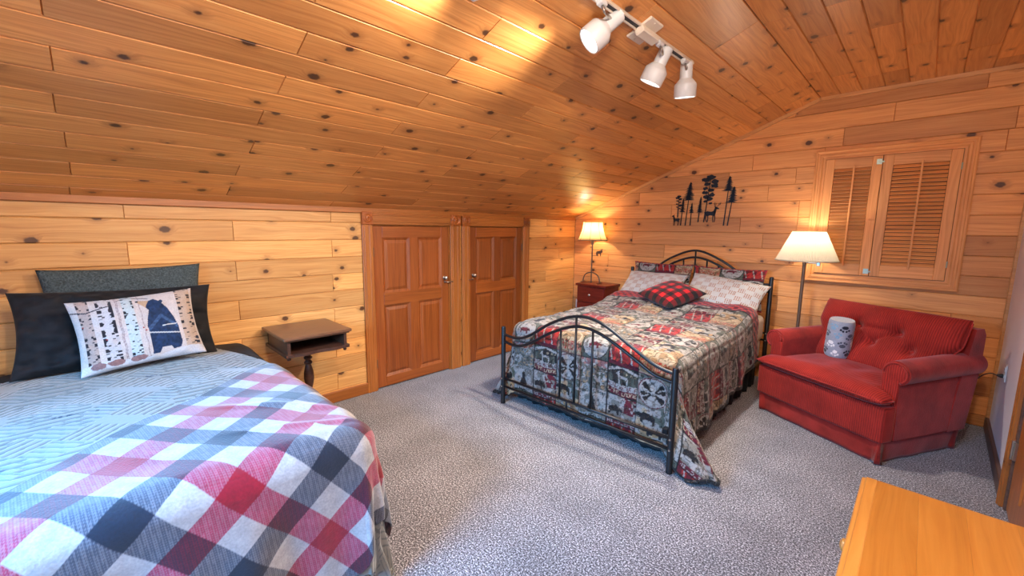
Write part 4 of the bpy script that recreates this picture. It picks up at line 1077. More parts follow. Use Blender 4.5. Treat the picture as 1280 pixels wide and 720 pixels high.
# arms
def arm(uc, side):
    """uc centre of roll; side +1 = right (outer towards +u)"""
    r = .078; zc = .612
    prof = []
    inn = uc - side * r * .95
    prof.append((uc - side * .072, .16)); prof.append((inn + side * .0, zc - .06))
    for k in range(0, 22):
        a = PI - k * (PI * 1.42) / 21
        prof.append((uc + side * r * 1.0 * math.cos(a), zc + r * math.sin(a)))
    prof.append((uc + side * .026, zc - .09)); prof.append((uc + side * .030, .36)); prof.append((uc + side * .038, .17))
    vs = np.linspace(.10, SD + .05, 14); Pg = np.zeros((len(prof), len(vs), 3))
    for j, v in enumerate(vs):
        bulge = 1 + .02 * math.sin(v * 9)
        for i, (u_, z_) in enumerate(prof):
            lo = v if z_ > .45 else min(v, SD - .02)
            Pg[i, j] = (uc + (u_ - uc) * bulge, lo, z_ + (.012 * (v - .1) if z_ > .4 else 0))
    mb = MB(); mb.grid(Pg, closed_u=True)
    nv = len(vs); n = len(prof)
    ctr = [(uc - side * .02, zc - .08)]
    # front scroll panel and back cap
    b = len(mb.v); mb.v.append((uc - side * .02, .098, zc - .10)); 
    for i in range(n): mb.f.append((b, i * nv, ((i + 1) % n) * nv))
    b = len(mb.v); mb.v.append((uc - side * .02, SD + .055, zc - .10))
    for i in range(n): mb.f.append((b, ((i + 1) % n) * nv + nv - 1, i * nv + nv - 1))
    o = mb.build('arm', VELV, sofa, True, 50)
    bm = bmesh.new(); bm.from_mesh(o.data); bmesh.ops.recalc_face_normals(bm, faces=bm.faces); bm.to_mesh(o.data); bm.free()
    # scroll facing: corduroy disc with welt
    mb = MB(); mb.lathe([(r * .80, 0), (r * .80, .006), (r * .6, .012), (.001, .014)], 28, frame((uc, .100, zc), (1, 0, 0), (0, 0, 1), (0, -1, 0)))
    mb.box((uc - side * .072 if side > 0 else uc + .0 - .025, .088, .40), (uc + .025 if side > 0 else uc + .072, .102, zc - .01), .006)
    f_ = mb.build('arm_front', CORD, o, True, 40)
    mb = MB(); mb.tube([(uc + side * r * .84 * math.cos(PI - k * PI * 1.35 / 20), .092, zc + r * .84 * math.sin(PI - k * PI * 1.35 / 20)) for k in range(21)], .006, 8); mb.build('welt', VELV, o, True)
arm(SW - .028, 1); arm(.028, -1)
# seat cushion
def cushion(name, u0, u1, v0, v1, z0, z1, crown, mat, ulab, nose=.045):
    nu, nv = 60, 90; us = np.linspace(-1, 1, nu); vs = np.linspace(-1, 1, nv); Ug, Vg = np.meshgrid(us, vs, indexing='ij')
    e = (1 - np.abs(Ug) ** 7) ** .5 * (1 - np.abs(Vg) ** 7) ** .5
    Y = (v0 + v1) / 2 + (v1 - v0) / 2 * Vg; X = (u0 + u1) / 2 + ((u1 - u0) / 2 - .082 * sm(.055, .09, Y)) * Ug; zm = (z0 + z1) / 2
    cr = crown * (1 - Ug ** 2) * (1 - Vg ** 2)
    wr = (vnoise(Ug * 4 + 3, Vg * 3, 8) - .5) * .014 * e
    T = np.stack([X, Y, zm + (z1 - zm) * e + cr + wr], -1); Bt = np.stack([X, Y, zm - (zm - z0) * e], -1)
    mb = MB(); mb.grid(T); mb.grid(Bt[::-1]); o = mb.build(name, mat, sofa, True)
    bm = bmesh.new(); bm.from_mesh(o.data); bmesh.ops.remove_doubles(bm, verts=bm.verts, dist=.0005); bmesh.ops.recalc_face_normals(bm, faces=bm.faces); bm.to_mesh(o.data); bm.free()
    for p in o.data.polygons: p.use_smooth = True
    mb = MB(); ring = []
    for a in np.linspace(0, 2 * PI, 160, endpoint=False):
        c, s_ = math.cos(a), math.sin(a); m_ = (abs(c) ** 10 + abs(s_) ** 10) ** (-.1); yy_ = (v0 + v1) / 2 + (v1 - v0) / 2 * s_ * m_; ring.append(((u0 + u1) / 2 + ((u1 - u0) / 2 - .082 * float(sm(.055, .09, yy_))) * c * m_, yy_, zm))
    mb.tube(ring, .006, 8, closed=True); mb.build('welt', VELV, o, True)
    return o
cushion('seat_cushion', -.005, SW + .005, -.045, .56, .385, .492, .03, CORD, 'seat')
# back frame and tufted back cushion
mb = MB(); M = frame((0, 0, 0), (1, 0, 0), (0, 1, 0))
poly = [(.62, .16), (.80, .16), (.87, .60), (.87, .82), (.84, .865), (.76, .865), (.66, .45)]
mb.prism(poly, frame((-.01, 0, 0), (0, 1, 0), (0, 0, 1), (1, 0, 0)), SW + .02); mb.build('back_frame', VELV, sofa, True, 30)
nu, nv = 110, 80; us = np.linspace(-1, 1, nu); vs = np.linspace(-1, 1, nv); Ug, Vg = np.meshgrid(us, vs, indexing='ij')
e = (np.clip(1 - np.abs(Ug) ** 6, 0, 1)) ** .5 * (np.clip(1 - np.abs(Vg) ** 5, 0, 1)) ** .5
hw_ = .425 + .05 * sm(-.1, .35, Vg)
TU = [(-.40, .28), (.20, .28), (-.12, -.18)]
TU = [(-.34, .30), (.26, .30), (-.04, -.12), (-.64, -.12), (.56, -.12)]
dim = np.zeros_like(Ug); fold = np.zeros_like(Ug)
for (a, b_) in TU: dim += np.exp(-(((Ug - a) * .47) ** 2 + ((Vg - b_) * .27) ** 2) / .0016) * .045 + np.exp(-(((Ug - a) * .47) ** 2 + ((Vg - b_) * .27) ** 2) / .012) * .03
for (i, j) in ((0, 2), (1, 2), (0, 3), (1, 4), (0, 1)):
    ax_, ay_ = TU[i]; bx_, by_ = TU[j]; px_, py_ = (Ug - ax_) * .47, (Vg - ay_) * .27; dx_, dy_ = (bx_ - ax_) * .47, (by_ - ay_) * .27; l2 = dx_ ** 2 + dy_ ** 2
    tt = np.clip((px_ * dx_ + py_ * dy_) / l2, 0, 1); d2 = (px_ - tt * dx_) ** 2 + (py_ - tt * dy_) ** 2; fold += np.exp(-d2 / .00025) * .010
th_ = .105 * e * (1 - .25 * Vg) - dim * e - fold * e
cl_ = np.array([0, .60, .66]); hdir = np.array([0, .34, .94]); hdir /= np.linalg.norm(hdir); nd = np.array([0, -hdir[2], hdir[1]])
def place(off): return np.stack([SW / 2 + Ug * hw_, .625 + Vg * .27 * hdir[1] + nd[1] * off, .675 + Vg * .27 * hdir[2] + nd[2] * off], -1)
mb = MB(); mb.grid(place(.045 * 0 + th_)); mb.grid(place(-.05 * e)[::-1]); bc = mb.build('back_cushion', CORD, sofa, True)
bm = bmesh.new(); bm.from_mesh(bc.data); bmesh.ops.remove_doubles(bm, verts=bm.verts, dist=.0005); bmesh.ops.recalc_face_normals(bm, faces=bm.faces); bm.to_mesh(bc.data); bm.free()
for p in bc.data.polygons: p.use_smooth = True
for (a, b_) in TU:
    i = int((a + 1) / 2 * (nu - 1)); j = int((b_ + 1) / 2 * (nv - 1)); p = place(th_)[i, j]
    mb = MB(); mb.lathe([(.016, -.004), (.016, .004), (.008, .008), (.001, .009)], 16, frame(p, (1, 0, 0), tuple(hdir), tuple(nd))); mb.build('button', VELV, bc, True)
for sgn in (-1, 1):
    mb = MB(); idx = 0 if sgn < 0 else nu - 1
    pp = place(e * 0)[idx]; mb.tube([tuple(q_ + np.array([sgn * .001, -.0, 0])) for q_ in pp[::4]], .0055, 8); mb.build('welt', VELV, bc, True)

# rolled paw-print blanket standing on the seat
def paint_paw(A, Z):
    c = np.empty(A.shape + (3,)); c[:] = np.array(lin(150, 158, 174)); n = vnoise(A * 30, Z * 30, 3); c *= (.9 + .2 * n)[..., None]
    cols = [lin(226, 228, 232), lin(34, 36, 52), lin(120, 160, 190), lin(74, 80, 96)]
    k = 0
    for iz, z in enumerate((.045, .115, .185, .25)):
        for ia in range(6):
            a0 = (ia + .5 * (iz % 2)) * .092; d = (A - a0 + .276) % .552 - .276; s_ = 1 if (ia + iz) % 3 else -1
            m = (d / .021) ** 2 + ((Z - z + s_ * .008) / .015) ** 2 < 1
            for t_ in (-1.05, -.38, .38, 1.05): m |= ((d - .030 * math.sin(t_)) / .0075) ** 2 + ((Z - z - s_ * (.020 * math.cos(t_) + .002)) / .009) ** 2 < 1
            c[m] = np.array(cols[(ia * 5 + iz * 3) % 4])
    return c
nA, nZ = 150, 90; Rr = .086; hh = .30
A = np.linspace(0, 2 * PI, nA, endpoint=False); Z = np.linspace(0, hh, nZ); Ag, Zg = np.meshgrid(A, Z, indexing='ij')
rr = Rr * (1 - .10 * np.abs((Zg / hh - .5) * 2) ** 8) * (1 + .012 * np.sin(Ag * 3))
mb = MB(); mb.grid(np.stack([rr * np.cos(Ag), rr * np.sin(Ag), Zg], -1), closed_u=True); col = paint_paw(Ag * Rr, Zg).reshape(-1, 3)
b = len(mb.v); nsp = 160; sp = []
for k in range(nsp): # spiral end of the roll
    a = k / nsp * 2 * PI * 4; r = Rr * .9 * (1 - k / nsp * .95); sp.append((r * math.cos(a), r * math.sin(a), hh - .004 - .006 * (k % 40) / 40))
for k in range(nA): mb.v.append((Rr * .9 * math.cos(A[k]), Rr * .9 * math.sin(A[k]), hh)); mb.v.append((Rr * .9 * math.cos(A[k]), Rr * .9 * math.sin(A[k]), 0))
ct = len(mb.v); mb.v.append((0, 0, hh - .008)); mb.v.append((0, 0, .0))
for k in range(nA):
    k2 = (k + 1) % nA; mb.f.append((ct, b + 2 * k, b + 2 * k2)); mb.f.append((ct + 1, b + 2 * k2 + 1, b + 2 * k + 1))
mb.col = np.concatenate([col, np.tile(np.array(lin(170, 178, 192)), (2 * nA + 2, 1))])
rb = mb.build('rolled_blanket', painted('paw_print_fleece', bscale=160), None, True, 50)
lu, lv = .285, .455; pos = SO + SU * lu + Vector((-SU.y, SU.x, 0)) * lv
rb.location = (pos.x, pos.y, .520); rb.rotation_euler = (math.radians(-4), math.radians(6), math.atan2(SU.y, SU.x) - 1.2)
tag(rb, 'rolled grey fleece blanket with paw prints standing on the red loveseat seat', 'blanket')

# ------------------------------------------------------------------ near bed
NX0, NX1, NY0, NY1, NZ = -3.42, -1.56, -.56, .74, .715
nbx, nby = (NX0 + NX1) / 2, (NY0 + NY1) / 2
nb = empty('bed', (nbx, nby, 0)); tag(nb, 'bed against the left wall with black sheet, under the grey comforter', 'bed')
def Q(x, y, z): return (x - nbx, y - nby, z)
mb = MB(); mb.box(Q(NX0, NY0, .20), Q(NX1, NY1, .44), .03, seg=3); mb.build('box_spring', MATT, nb, True, 40)
mb = MB(); mb.box(Q(NX0, NY0, .44), Q(NX1, NY1, .655), .07, seg=5); mb.build('mattress', MATT, nb, True, 40)
for (x, y) in ((NX0 + .08, NY0 + .08), (NX0 + .08, NY1 - .08), (NX1 - .08, NY0 + .08), (NX1 - .08, NY1 - .08)):
    mb = MB(); mb.lathe([(.03, 0), (.03, .02), (.024, .03), (.024, .2)], 16, Matrix.Translation(Q(x, y, 0))); mb.build('leg', BLACKM, nb, True, 40)

def drape_fn(S_, T_, off=0.0, ztop=.705, foldamp=1.0, kc=.05):
    """S_ across from bed centre line (y), T_ along from the foot edge inwards (x); returns xyz"""
    hw = (NY1 - NY0) / 2 + .035; R = .09
    ds = np.maximum(0, np.abs(S_) - (hw - R)); dt = np.maximum(0, R - T_)
    r = np.hypot(ds, dt); ph = np.arctan2(dt, ds + 1e-9); th_ = np.clip(r / R, 0, PI / 2)
    Ro = R + off
    out = Ro * np.sin(th_); down = Ro * (1 - np.cos(th_)); ex = np.maximum(0, r - R * PI / 2)
    corner = np.sin(2 * ph) ** 2
    w = np.where(ds > dt, np.sin(T_ * 12 + .6) * .020 + np.sin(T_ * 27 + 2) * .008, np.sin(S_ * 12) * .02 + np.sin(S_ * 31 + 1) * .008)
    w = w + corner * (np.sin(ph * 14 + .4) * .022)
    out = out + ex * (.055 + kc * corner) + w * sm(0, .35, ex) * foldamp
    down = down + ex * .985
    Y = nby + np.sign(S_) * (np.minimum(np.abs(S_), hw - R) + out * np.cos(ph))
    Xe = NX1 + .045
    X = np.where(T_ > R, Xe - T_, Xe - R) + out * np.sin(ph)
    zt = ztop + off + .012 * (vnoise(S_ * 4 + 7, T_ * 4, 3) - .5) * 2 - .02 * sm(.35, .7, np.abs(S_)) 
    return X, Y, np.maximum(zt - down, .02 + off * .5 + .012 * vnoise(S_ * 12, T_ * 12, 6))

# black fitted sheet at the head end
S_, T_ = np.meshgrid(np.linspace(-.95, .95, 120), np.linspace(.55, NX1 + .045 - NX0 - .0, 70), indexing='ij')
X, Y, Z_ = drape_fn(S_, T_, -.010, foldamp=.6)
mb = MB(); mb.grid(np.stack([X - nbx, Y - nby, Z_], -1)); o = mb.build('sheet', BLACKF, nb, True)

# grey comforter with embossed geometric quilting
def comfort_mat():
    m, nt, b = newmat('grey_embossed_comforter'); Lk = nt.links
    a = N(nt, 'ShaderNodeVertexColor', layer_name='paint'); Lk.new(a.outputs['Color'], b.inputs['Base Color'])
    b.inputs['Roughness'].default_value = .8; b.inputs['Sheen Weight'].default_value = .5; b.inputs['Sheen Roughness'].default_value = .4; b.inputs['Specular IOR Level'].default_value = .2
    tc = N(nt, 'ShaderNodeTexCoord'); n = N(nt, 'ShaderNodeTexNoise'); setin(n, Scale=90.0, Detail=3.0); Lk.new(tc.outputs['Object'], n.inputs['Vector'])
    bp = N(nt, 'ShaderNodeBump'); setin(bp, Strength=.2, Distance=.004); Lk.new(n.outputs['Fac'], bp.inputs['Height']); Lk.new(bp.outputs['Normal'], b.inputs['Normal'])
    return m
TH = NX1 + .045 - (-3.22)
S_, T_ = np.meshgrid(np.linspace(-1.20, 1.20, 420), np.linspace(-.54, TH, 440), indexing='ij')
slim = np.interp(T_, [.70, .95, 1.05, 1.30, 1.545, 1.785], [1.20, .95, .70, .62, .53, .42])
S_ = np.where(S_ > slim, slim, S_)
X, Y, Z_ = drape_fn(S_, T_, .004)
# embossing: diamond grid of bands filled with parallel lines
def emboss(S_, T_):
    p = .46
    u = (S_ + T_) / p; v = (S_ - T_) / p
    fu = np.abs((u % 1) - .5); fv = np.abs((v % 1) - .5)
    chan = (np.floor(u) + np.floor(v)) % 2
    l1 = np.abs(((S_ + T_) / .046) % 1 - .5) < .13; l2 = np.abs(((S_ - T_) / .046) % 1 - .5) < .13; l3 = np.abs((T_ / .046) % 1 - .5) < .13
    m = np.where(chan == 0, l1 & (fv > .12), l2 & (fu > .12)) | (((fu < .12) | (fv < .12)) & (np.abs(S_ % .5 - .25) < .12) & l3)
    return m
em = emboss(S_, T_)
topm = sm(0, .02, T_)
Z_ = Z_ - em * .0045 * (np.abs(S_) < .62) * (T_ > 0)
col = np.empty(S_.shape + (3,)); col[:] = np.array(lin(120, 120, 116)); col[em] = np.array(lin(92, 95, 96))
nz = vnoise(S_ * 7, T_ * 7, 12); col *= (.92 + .16 * nz)[..., None]
fish = [(0, .5), (.2, .3), (.5, .2), (.75, .4), (1, .2), (1, .8), (.75, .6), (.5, .8), (.2, .7)]
for (s0, t0, sl_, tl_) in ((.18, .72, .16, .035), (-.28, .95, .17, .035), (.40, 1.22, .17, .035), (.02, 1.33, .16, .035), (-.5, .55, .16, .035), (.5, .4, .16, .035)):
    fm = inpoly((S_ - s0) / sl_, (T_ - t0 + .25 * (S_ - s0)) / tl_, fish) & (vnoise(S_ * 90, T_ * 90, 2) > .35)
    col[fm] = np.array(lin(52, 62, 76))
mb = MB(); mb.grid(np.stack([X - nbx, Y - nby, Z_], -1)); mb.col = col.reshape(-1, 3)
o = mb.build('comforter', comfort_mat(), None, True); o.location = (nbx, nby, 0); md = o.modifiers.new('t', 'SOLIDIFY'); md.thickness = .02; md.offset = -1
tag(o, 'grey embossed comforter spread over the bed by the left wall', 'comforter')

# plaid throw laid diagonally
def plaid():
    bw = .102
    # p runs along the edge, q away from the edge, both in unwrapped bed coordinates (S across +y, T inwards from the foot -x)
    p = np.linspace(-1.45, 1.75, 700); q = np.linspace(0, 1.235, 380); Pg, Qg = np.meshgrid(p, q, indexing='ij')
    S0, T0_ = .435 - nby, NX1 + .045 + 2.44
    # edge direction in world: (cos -51, sin -51) = (.63,-.78) -> T decreases, S decreases
    c, s_ = math.cos(math.radians(-49)), math.sin(math.radians(-49))
    dS, dT = s_, -c          # along p
    eS, eT = c, s_           # q: perpendicular, towards +y / foot
    wob = .012 * np.sin(Pg * 7 + 1) * np.exp(-Qg * 3)
    Sg = S0 + Pg * dS + (Qg + wob) * eS; Tg = T0_ + Pg * dT + (Qg + wob) * eT
    Sc = np.clip(Sg, -1.30, NY1 - nby + .035 - .09 + .14 + .50); Tc = np.maximum(Tg, -.52)
    X, Y, Z_ = drape_fn(Sc, Tc, .012, foldamp=1.15)
    hang = sm(.56, .95, Sc) * sm(-.35, .1, Tc) * (1 - sm(1.1, 1.5, Tc)); fold_ = np.sin(Tc * 15 + Sc * 5 + .8) * .5 + np.sin(Tc * 33 - Sc * 3) * .25
    Y = Y + (.018 + .020 * fold_) * hang
    Z_ = Z_ + .010 * np.exp(-((Sg * .6 + Tg * .8 - .62) / .025) ** 2) * sm(.1, .4, Sg) * (Tc > .05) + .008 * np.exp(-((Sg * .4 + Tg * .9 - .36) / .02) ** 2) * sm(.15, .45, Sg) * (Tc > .05)
    Z_ = Z_ + .004 * (vnoise(Sg * 9, Tg * 9, 15) - .5) * 2 * (Tc > 0.02)
    i = np.floor((Pg + 10 * bw * 4 + .03) / bw).astype(int) % 4; j = np.floor((Qg + 4 * bw * 4 + .045) / bw).astype(int) % 4
    band = np.array([lin(130, 6, 32), lin(156, 158, 164), lin(22, 28, 46), lin(156, 158, 164)])
    ca, cb_ = band[(i + 1) % 4], band[(j + 2) % 4]
    same = (i + 1) % 4 == (j + 2) % 4
    tw = (((Pg + Qg) / .011) % 1 < .5)[..., None]
    gm = np.sqrt(ca * cb_); mix = np.where(tw, gm * .75 + .25 * ca, gm * .75 + .25 * cb_)
    # zigzag stitch edges at band borders
    fr = (Pg + .03) / bw % 1; fq = (Qg + .045) / bw % 1
    col = mix * (1.0 + .0 * fr[..., None])
    nz = vnoise(Pg * 40, Qg * 40, 21); col = col * (.88 + .24 * nz)[..., None]
    hem = (Qg < .012); col[hem] = col[hem] * .8
    out = (Sg > Sc + .004) | (Tg < Tc - .004)
    mb = MB(); nu, nv = Pg.shape
    mb.v = [tuple(r) for r in np.stack([X - nbx, Y - nby, Z_], -1).reshape(-1, 3).tolist()]
    for a in range(nu - 1):
        oa = out[a] | out[a + 1]
        for b_ in range(nv - 1):
            if oa[b_] and oa[b_ + 1]: continue
            mb.f.append((a * nv + b_, (a + 1) * nv + b_, (a + 1) * nv + b_ + 1, a * nv + b_ + 1))
    mb.col = col.reshape(-1, 3)
    o = mb.build('throw_blanket', painted('plaid_fleece_throw', bscale=130, bump=.25, sheen=.4), None, True); o.location = (nbx, nby, 0)
    bm = bmesh.new(); bm.from_mesh(o.data); bmesh.ops.delete(bm, geom=[v for v in bm.verts if not v.link_faces], context='VERTS'); bmesh.ops.recalc_face_normals(bm, faces=bm.faces); bm.to_mesh(o.data); bm.free()
    md = o.modifiers.new('t', 'SOLIDIFY'); md.thickness = .007; md.offset = 0
    tag(o, 'red, navy and white plaid throw laid diagonally over the grey comforter', 'throw blanket')
plaid()

# pillows of the near bed
pillow('sherpa_pillow', 'charcoal sherpa pillow standing against the left wall, behind the black pillow', 'pillow', SHERPA, (-3.415, .165, 1.0), (0, 1, .0), (-.10, 0, 1), .73, .50, .12, seed=3, wrinkle=.008)
pillow('bed_pillow.002', 'black satin pillow leaning on the sherpa pillow', 'pillow', BLACKF, (-3.235, .115, .92), (.02, 1, -.03), (-.42, 0, 1), .86, .46, .18, seed=6, wrinkle=.026, nu=80, nv=60)
pillow('bed_pillow.003', 'lower black satin pillow lying flat under the leaning black pillow', 'pillow', BLACKF, (-3.20, -.0, .765), (0, 1, 0), (-1, 0, .05), .86, .42, .12, seed=11, wrinkle=.010, nu=80, nv=60) if False else None
BP_W, BP_H = .53, .40
BEARP = [(.545, .10), (.60, .10), (.625, .17), (.70, .17), (.715, .12), (.78, .13), (.80, .20), (.795, .45), (.775, .58), (.735, .72), (.70, .80), (.715, .83), (.70, .86), (.68, .84), (.64, .88), (.60, .86), (.575, .80), (.565, .76), (.585, .72), (.56, .60), (.545, .50), (.55, .3)]
def paint_bear(U, V):
    a = (U + 1) / 2; b = (V + 1) / 2
    c = np.empty(U.shape + (3,)); c[:] = np.array(lin(222, 206, 198)); n = vnoise(a * 60, b * 40, 2); n3 = vnoise(a * 25, b * 14, 7); c *= (.93 + .12 * n3)[..., None]
    dk = np.array(lin(44, 40, 48))
    for (x0, x1, dens, tint) in ((.06, .15, .60, lin(196, 170, 158)), (.20, .315, .52, lin(214, 206, 206)), (.385, .475, .60, lin(206, 216, 218)), (.83, .97, .58, lin(206, 178, 156))):
        m = (a > x0) & (a < x1); c[m] = np.array(tint) * (.95 + .1 * n[m])[:, None]
        t = (a - x0) / (x1 - x0); edge = np.minimum(t, 1 - t)
        bark = ((vnoise(b * 44 + x0 * 40, np.floor(t * 2) * 3.1 + x0 * 9, 4) > dens) & (edge < .10 + .22 * vnoise(b * 44 + 3, t * 0 + x0 * 31, 8))) | ((vnoise(b * 50, np.floor(t * 5) * 5.3 + b * 0, 6) > .86))
        c[m & bark] = dk
    for x in (.355, .52, .345): c[np.abs(a - x - .004 * np.sin(b * 30)) < .0035] = np.array(lin(176, 156, 156))
    br = np.abs(b - .80 - .35 * np.abs(a - .12)) < .008; c[br & (a < .3)] = dk * 2
    br = np.abs(b - .97 + .45 * np.abs(a - .44)) < .006; c[br & (a > .36) & (a < .6)] = dk * 2
    for (x, y) in ((.225, .40), (.51, .48), (.53, .44), (.12, .07), (.07, .62)): c[np.hypot(a - x, (b - y) * .75) < .007] = np.array(lin(170, 30, 40))
    # ground
    g = b < .10 + .03 * np.sin(a * 9); c[g] = np.array(lin(226, 222, 224))
    for x in (.12, .25, .43): c[((a - x) / .065) ** 2 + ((b - .09) / .05) ** 2 < .7 * (.7 + .6 * n)] if False else None
    for x in (.13, .26, .43):
        m = ((a - x) / .07) ** 2 + ((b - .085) / .045) ** 2 < .55 + .5 * n; c[m] = np.array(lin(160, 120, 118)) * (.8 + .4 * n[m])[:, None]
    # bear
    bm_ = inpoly(a, b, BEARP); fur = np.array(lin(34, 52, 84)); c[bm_] = fur * (.6 + .9 * n[bm_])[:, None]
    arms = bm_ & ((np.abs(b - .52 + 1.5 * np.abs(a - .67) - .10) < .03) & (np.abs(a - .67) < .12)); c[arms] = np.array(lin(62, 86, 122)) * (.7 + .7 * n[arms])[:, None]
    head = inpoly(a, b, [(.575, .80), (.565, .76), (.54, .80), (.505, .855), (.50, .88), (.52, .885), (.60, .86)]); c[head] = np.array(lin(206, 164, 128)); c[np.hypot(a - .508, (b - .872) * .75) < .012] = dk
    stick = (np.abs(b - .40 + .25 * (a - .55)) < .009) & (a > .55) & (a < .80); c[stick] = np.array(lin(210, 206, 204))
    stick = (np.abs(b - .47 - .06 * (a - .66)) < .008) & (a > .66) & (a < .79); c[stick] = np.array(lin(220, 214, 206))
    return c * .66
pillow('bear_pillow', 'cream pillow printed with a dark bear among birch trunks', 'pillow', painted('printed_linen', bscale=170), (-3.055, .178, .925), (-.06, 1, .05), (-.42, 0, 1), BP_W, BP_H, .14, nu=230, nv=180, paint=paint_bear, seed=2, wrinkle=.007)

# ------------------------------------------------------------------ pedestal table
ptx, pty = -3.215, 1.10
pt = empty('pedestal_table', (ptx, pty, 0)); tag(pt, 'small dark wood pedestal table with open cubby beside the grey bed', 'table')
TX0, TX1, TY0, TY1 = -3.455 - ptx, -2.965 - ptx, .868 - pty, 1.335 - pty
mb = MB(); mb.box((TX0, TY0, .735), (TX1, TY1, .757), .008, seg=3); mb.box((TX0 + .012, TY0 + .012, .724), (TX1 - .012, TY1 - .012, .737), .004); mb.build('tabletop', TABLEW, pt, True, 30)
mb = MB(); a = .03
mb.box((TX0 + a, TY0 + a, .635), (TX1 - a, TY0 + a + .02, .726)); mb.box((TX0 + a, TY1 - a - .02, .635), (TX1 - a, TY1 - a, .726)); mb.box((TX0 + a, TY0 + a, .635), (TX0 + a + .015, TY1 - a, .726))
mb.build('cubby_wall', DARKW, pt)
# shelf with serpentine front
n = 40; poly = [(TX0 + .02, TY0 + .015)]; fr = []
for i in range(n + 1):
    t = i / n; y = TY0 + .015 + (TY1 - TY0 - .03) * t; fr.append((TX1 - .012 - .020 * (.5 + .5 * math.cos(2 * PI * 2 * t)) * (1 if .1 < t < .9 else .3) + .012 * math.sin(PI * t), y))
poly = [(TX0 + .02, TY0 + .015)] + fr + [(TX0 + .02, TY1 - .015)]
mb = MB(); mb.prism(poly, Matrix.Translation((0, 0, .615)), .022); mb.build('shelf', DARKW, pt)
mb = MB()
for (x, y) in ((TX1 - .045, TY0 + .04), (TX1 - .045, TY1 - .04)):
    mb = MB(); mb.lathe([(.001, .588), (.010, .592), (.013, .602), (.008, .610), (.012, .616)], 14, Matrix.Translation((x, y, 0)))
    mb.build('drop_finial', DARKW, pt, True)
mb = MB(); mb.lathe([(.030, .235), (.036, .245), (.036, .26), (.024, .275), (.020, .29), (.030, .33), (.036, .37), (.034, .41), (.026, .45), (.020, .475), (.028, .482), (.030, .492), (.022, .503), (.018, .51), (.028, .52), (.030, .53), (.022, .54), (.018, .555), (.024, .575), (.028, .595), (.032, .616)], 28, cap=True); mb.lathe([(.02, .16), (.034, .175), (.038, .2), (.036, .24)], 28); mb.build('column', DARKW, pt, True, 40)
for k in range(3):
    a = 2 * PI * k / 3 + math.radians(57); c, s_ = math.cos(a), math.sin(a)
    pth = smooth([(c * .02, s_ * .02, .21), (c * .09, s_ * .09, .185), (c * .16, s_ * .16, .10), (c * .21, s_ * .21, .035), (c * .255, s_ * .255, .014)], 6)
    mb = MB(); mb.tube(pth, [.022 - .009 * i / (len(pth) - 1) for i in range(len(pth))], 12); mb.build('leg', DARKW, pt, True, 40)

# ------------------------------------------------------------------ honey pine dresser in the foreground
dx0, dx1, dy0, dy1, dz = -.066, .385, .45, 1.632, .752
dr = empty('dresser', ((dx0 + dx1) / 2, (dy0 + dy1) / 2, 0)); tag(dr, 'honey pine dresser in the near right corner, its smooth top in view', 'dresser')
ox, oy = (dx0 + dx1) / 2, (dy0 + dy1) / 2
mb = MB(); nb_ = 5; ws = (dy1 - dy0)
# top: glued-up planks running along x with a moulded front edge
xs_ = [dx0 - ox + .034, dx1 - ox]
mb2 = MB()
cuts = [0, .23, .46, .71, .95, ws]
tp = MB()
boards(tp, (-ox, -oy, dz), (0, 1, 0), (1, 0, 0), (0, 0, 1), [(dx0 + .036 + i * .0915, dx0 + .036 + (i + 1) * .0915 if i < 4 else dx1, [dy0, dy1]) for i in range(5)], None, None, bev=.0004, dep=.0006)
tp.build('tabletop', HONEY, dr)
mb = MB(); mb.box((dx0 + .02 - ox, dy0 - oy, dz - .028), (dx1 - ox, dy1 - oy, dz - .0007), .003); mb.box((dx0 - ox, dy0 - oy, dz - .028), (dx0 + .037 - ox, dy1 - oy, dz - .003), .006, seg=3); mb.box((dx0 + .010 - ox, dy0 - oy, dz - .006), (dx0 + .036 - ox, dy1 - oy, dz + .0005), .002); mb.build('edge_moulding', HONEYV, dr)
mb = MB(); mb.box((dx0 + .03 - ox, dy0 + .02 - oy, .07), (dx1 - ox, dy1 - .02 - oy, dz - .028), .003); mb.build('body', HONEYV, dr)
mb = MB(); mb.box((dx0 + .02 - ox, dy0 + .01 - oy, 0), (dx1 - ox, dy1 - .01 - oy, .075), .004); mb.build('plinth', HONEYV, dr)
for i in range(3):
    for j in range(2):
        y0_ = dy0 + .04 + j * (ws - .06) / 2; y1_ = y0_ + (ws - .10) / 2; z0_ = .095 + i * .212
        mb = MB(); mb.box((dx0 + .012 - ox, y0_ - oy, z0_), (dx0 + .032 - ox, y1_ - oy, z0_ + .195), .005, seg=2); d_ = mb.build('drawer', HONEYV, dr)
        for f in (.28, .72):
            mb = MB(); mb.lathe([(.008, 0), (.008, .012), (.018, .02), (.018, .027), (.010, .032), (.001, .033)], 18, Matrix.Translation((dx0 + .012 - ox, y0_ + (y1_ - y0_) * f - oy, z0_ + .098)) @ Matrix.Rotation(-PI / 2, 4, 'Y')); mb.build('knob', HONEYV, d_, True, 50)

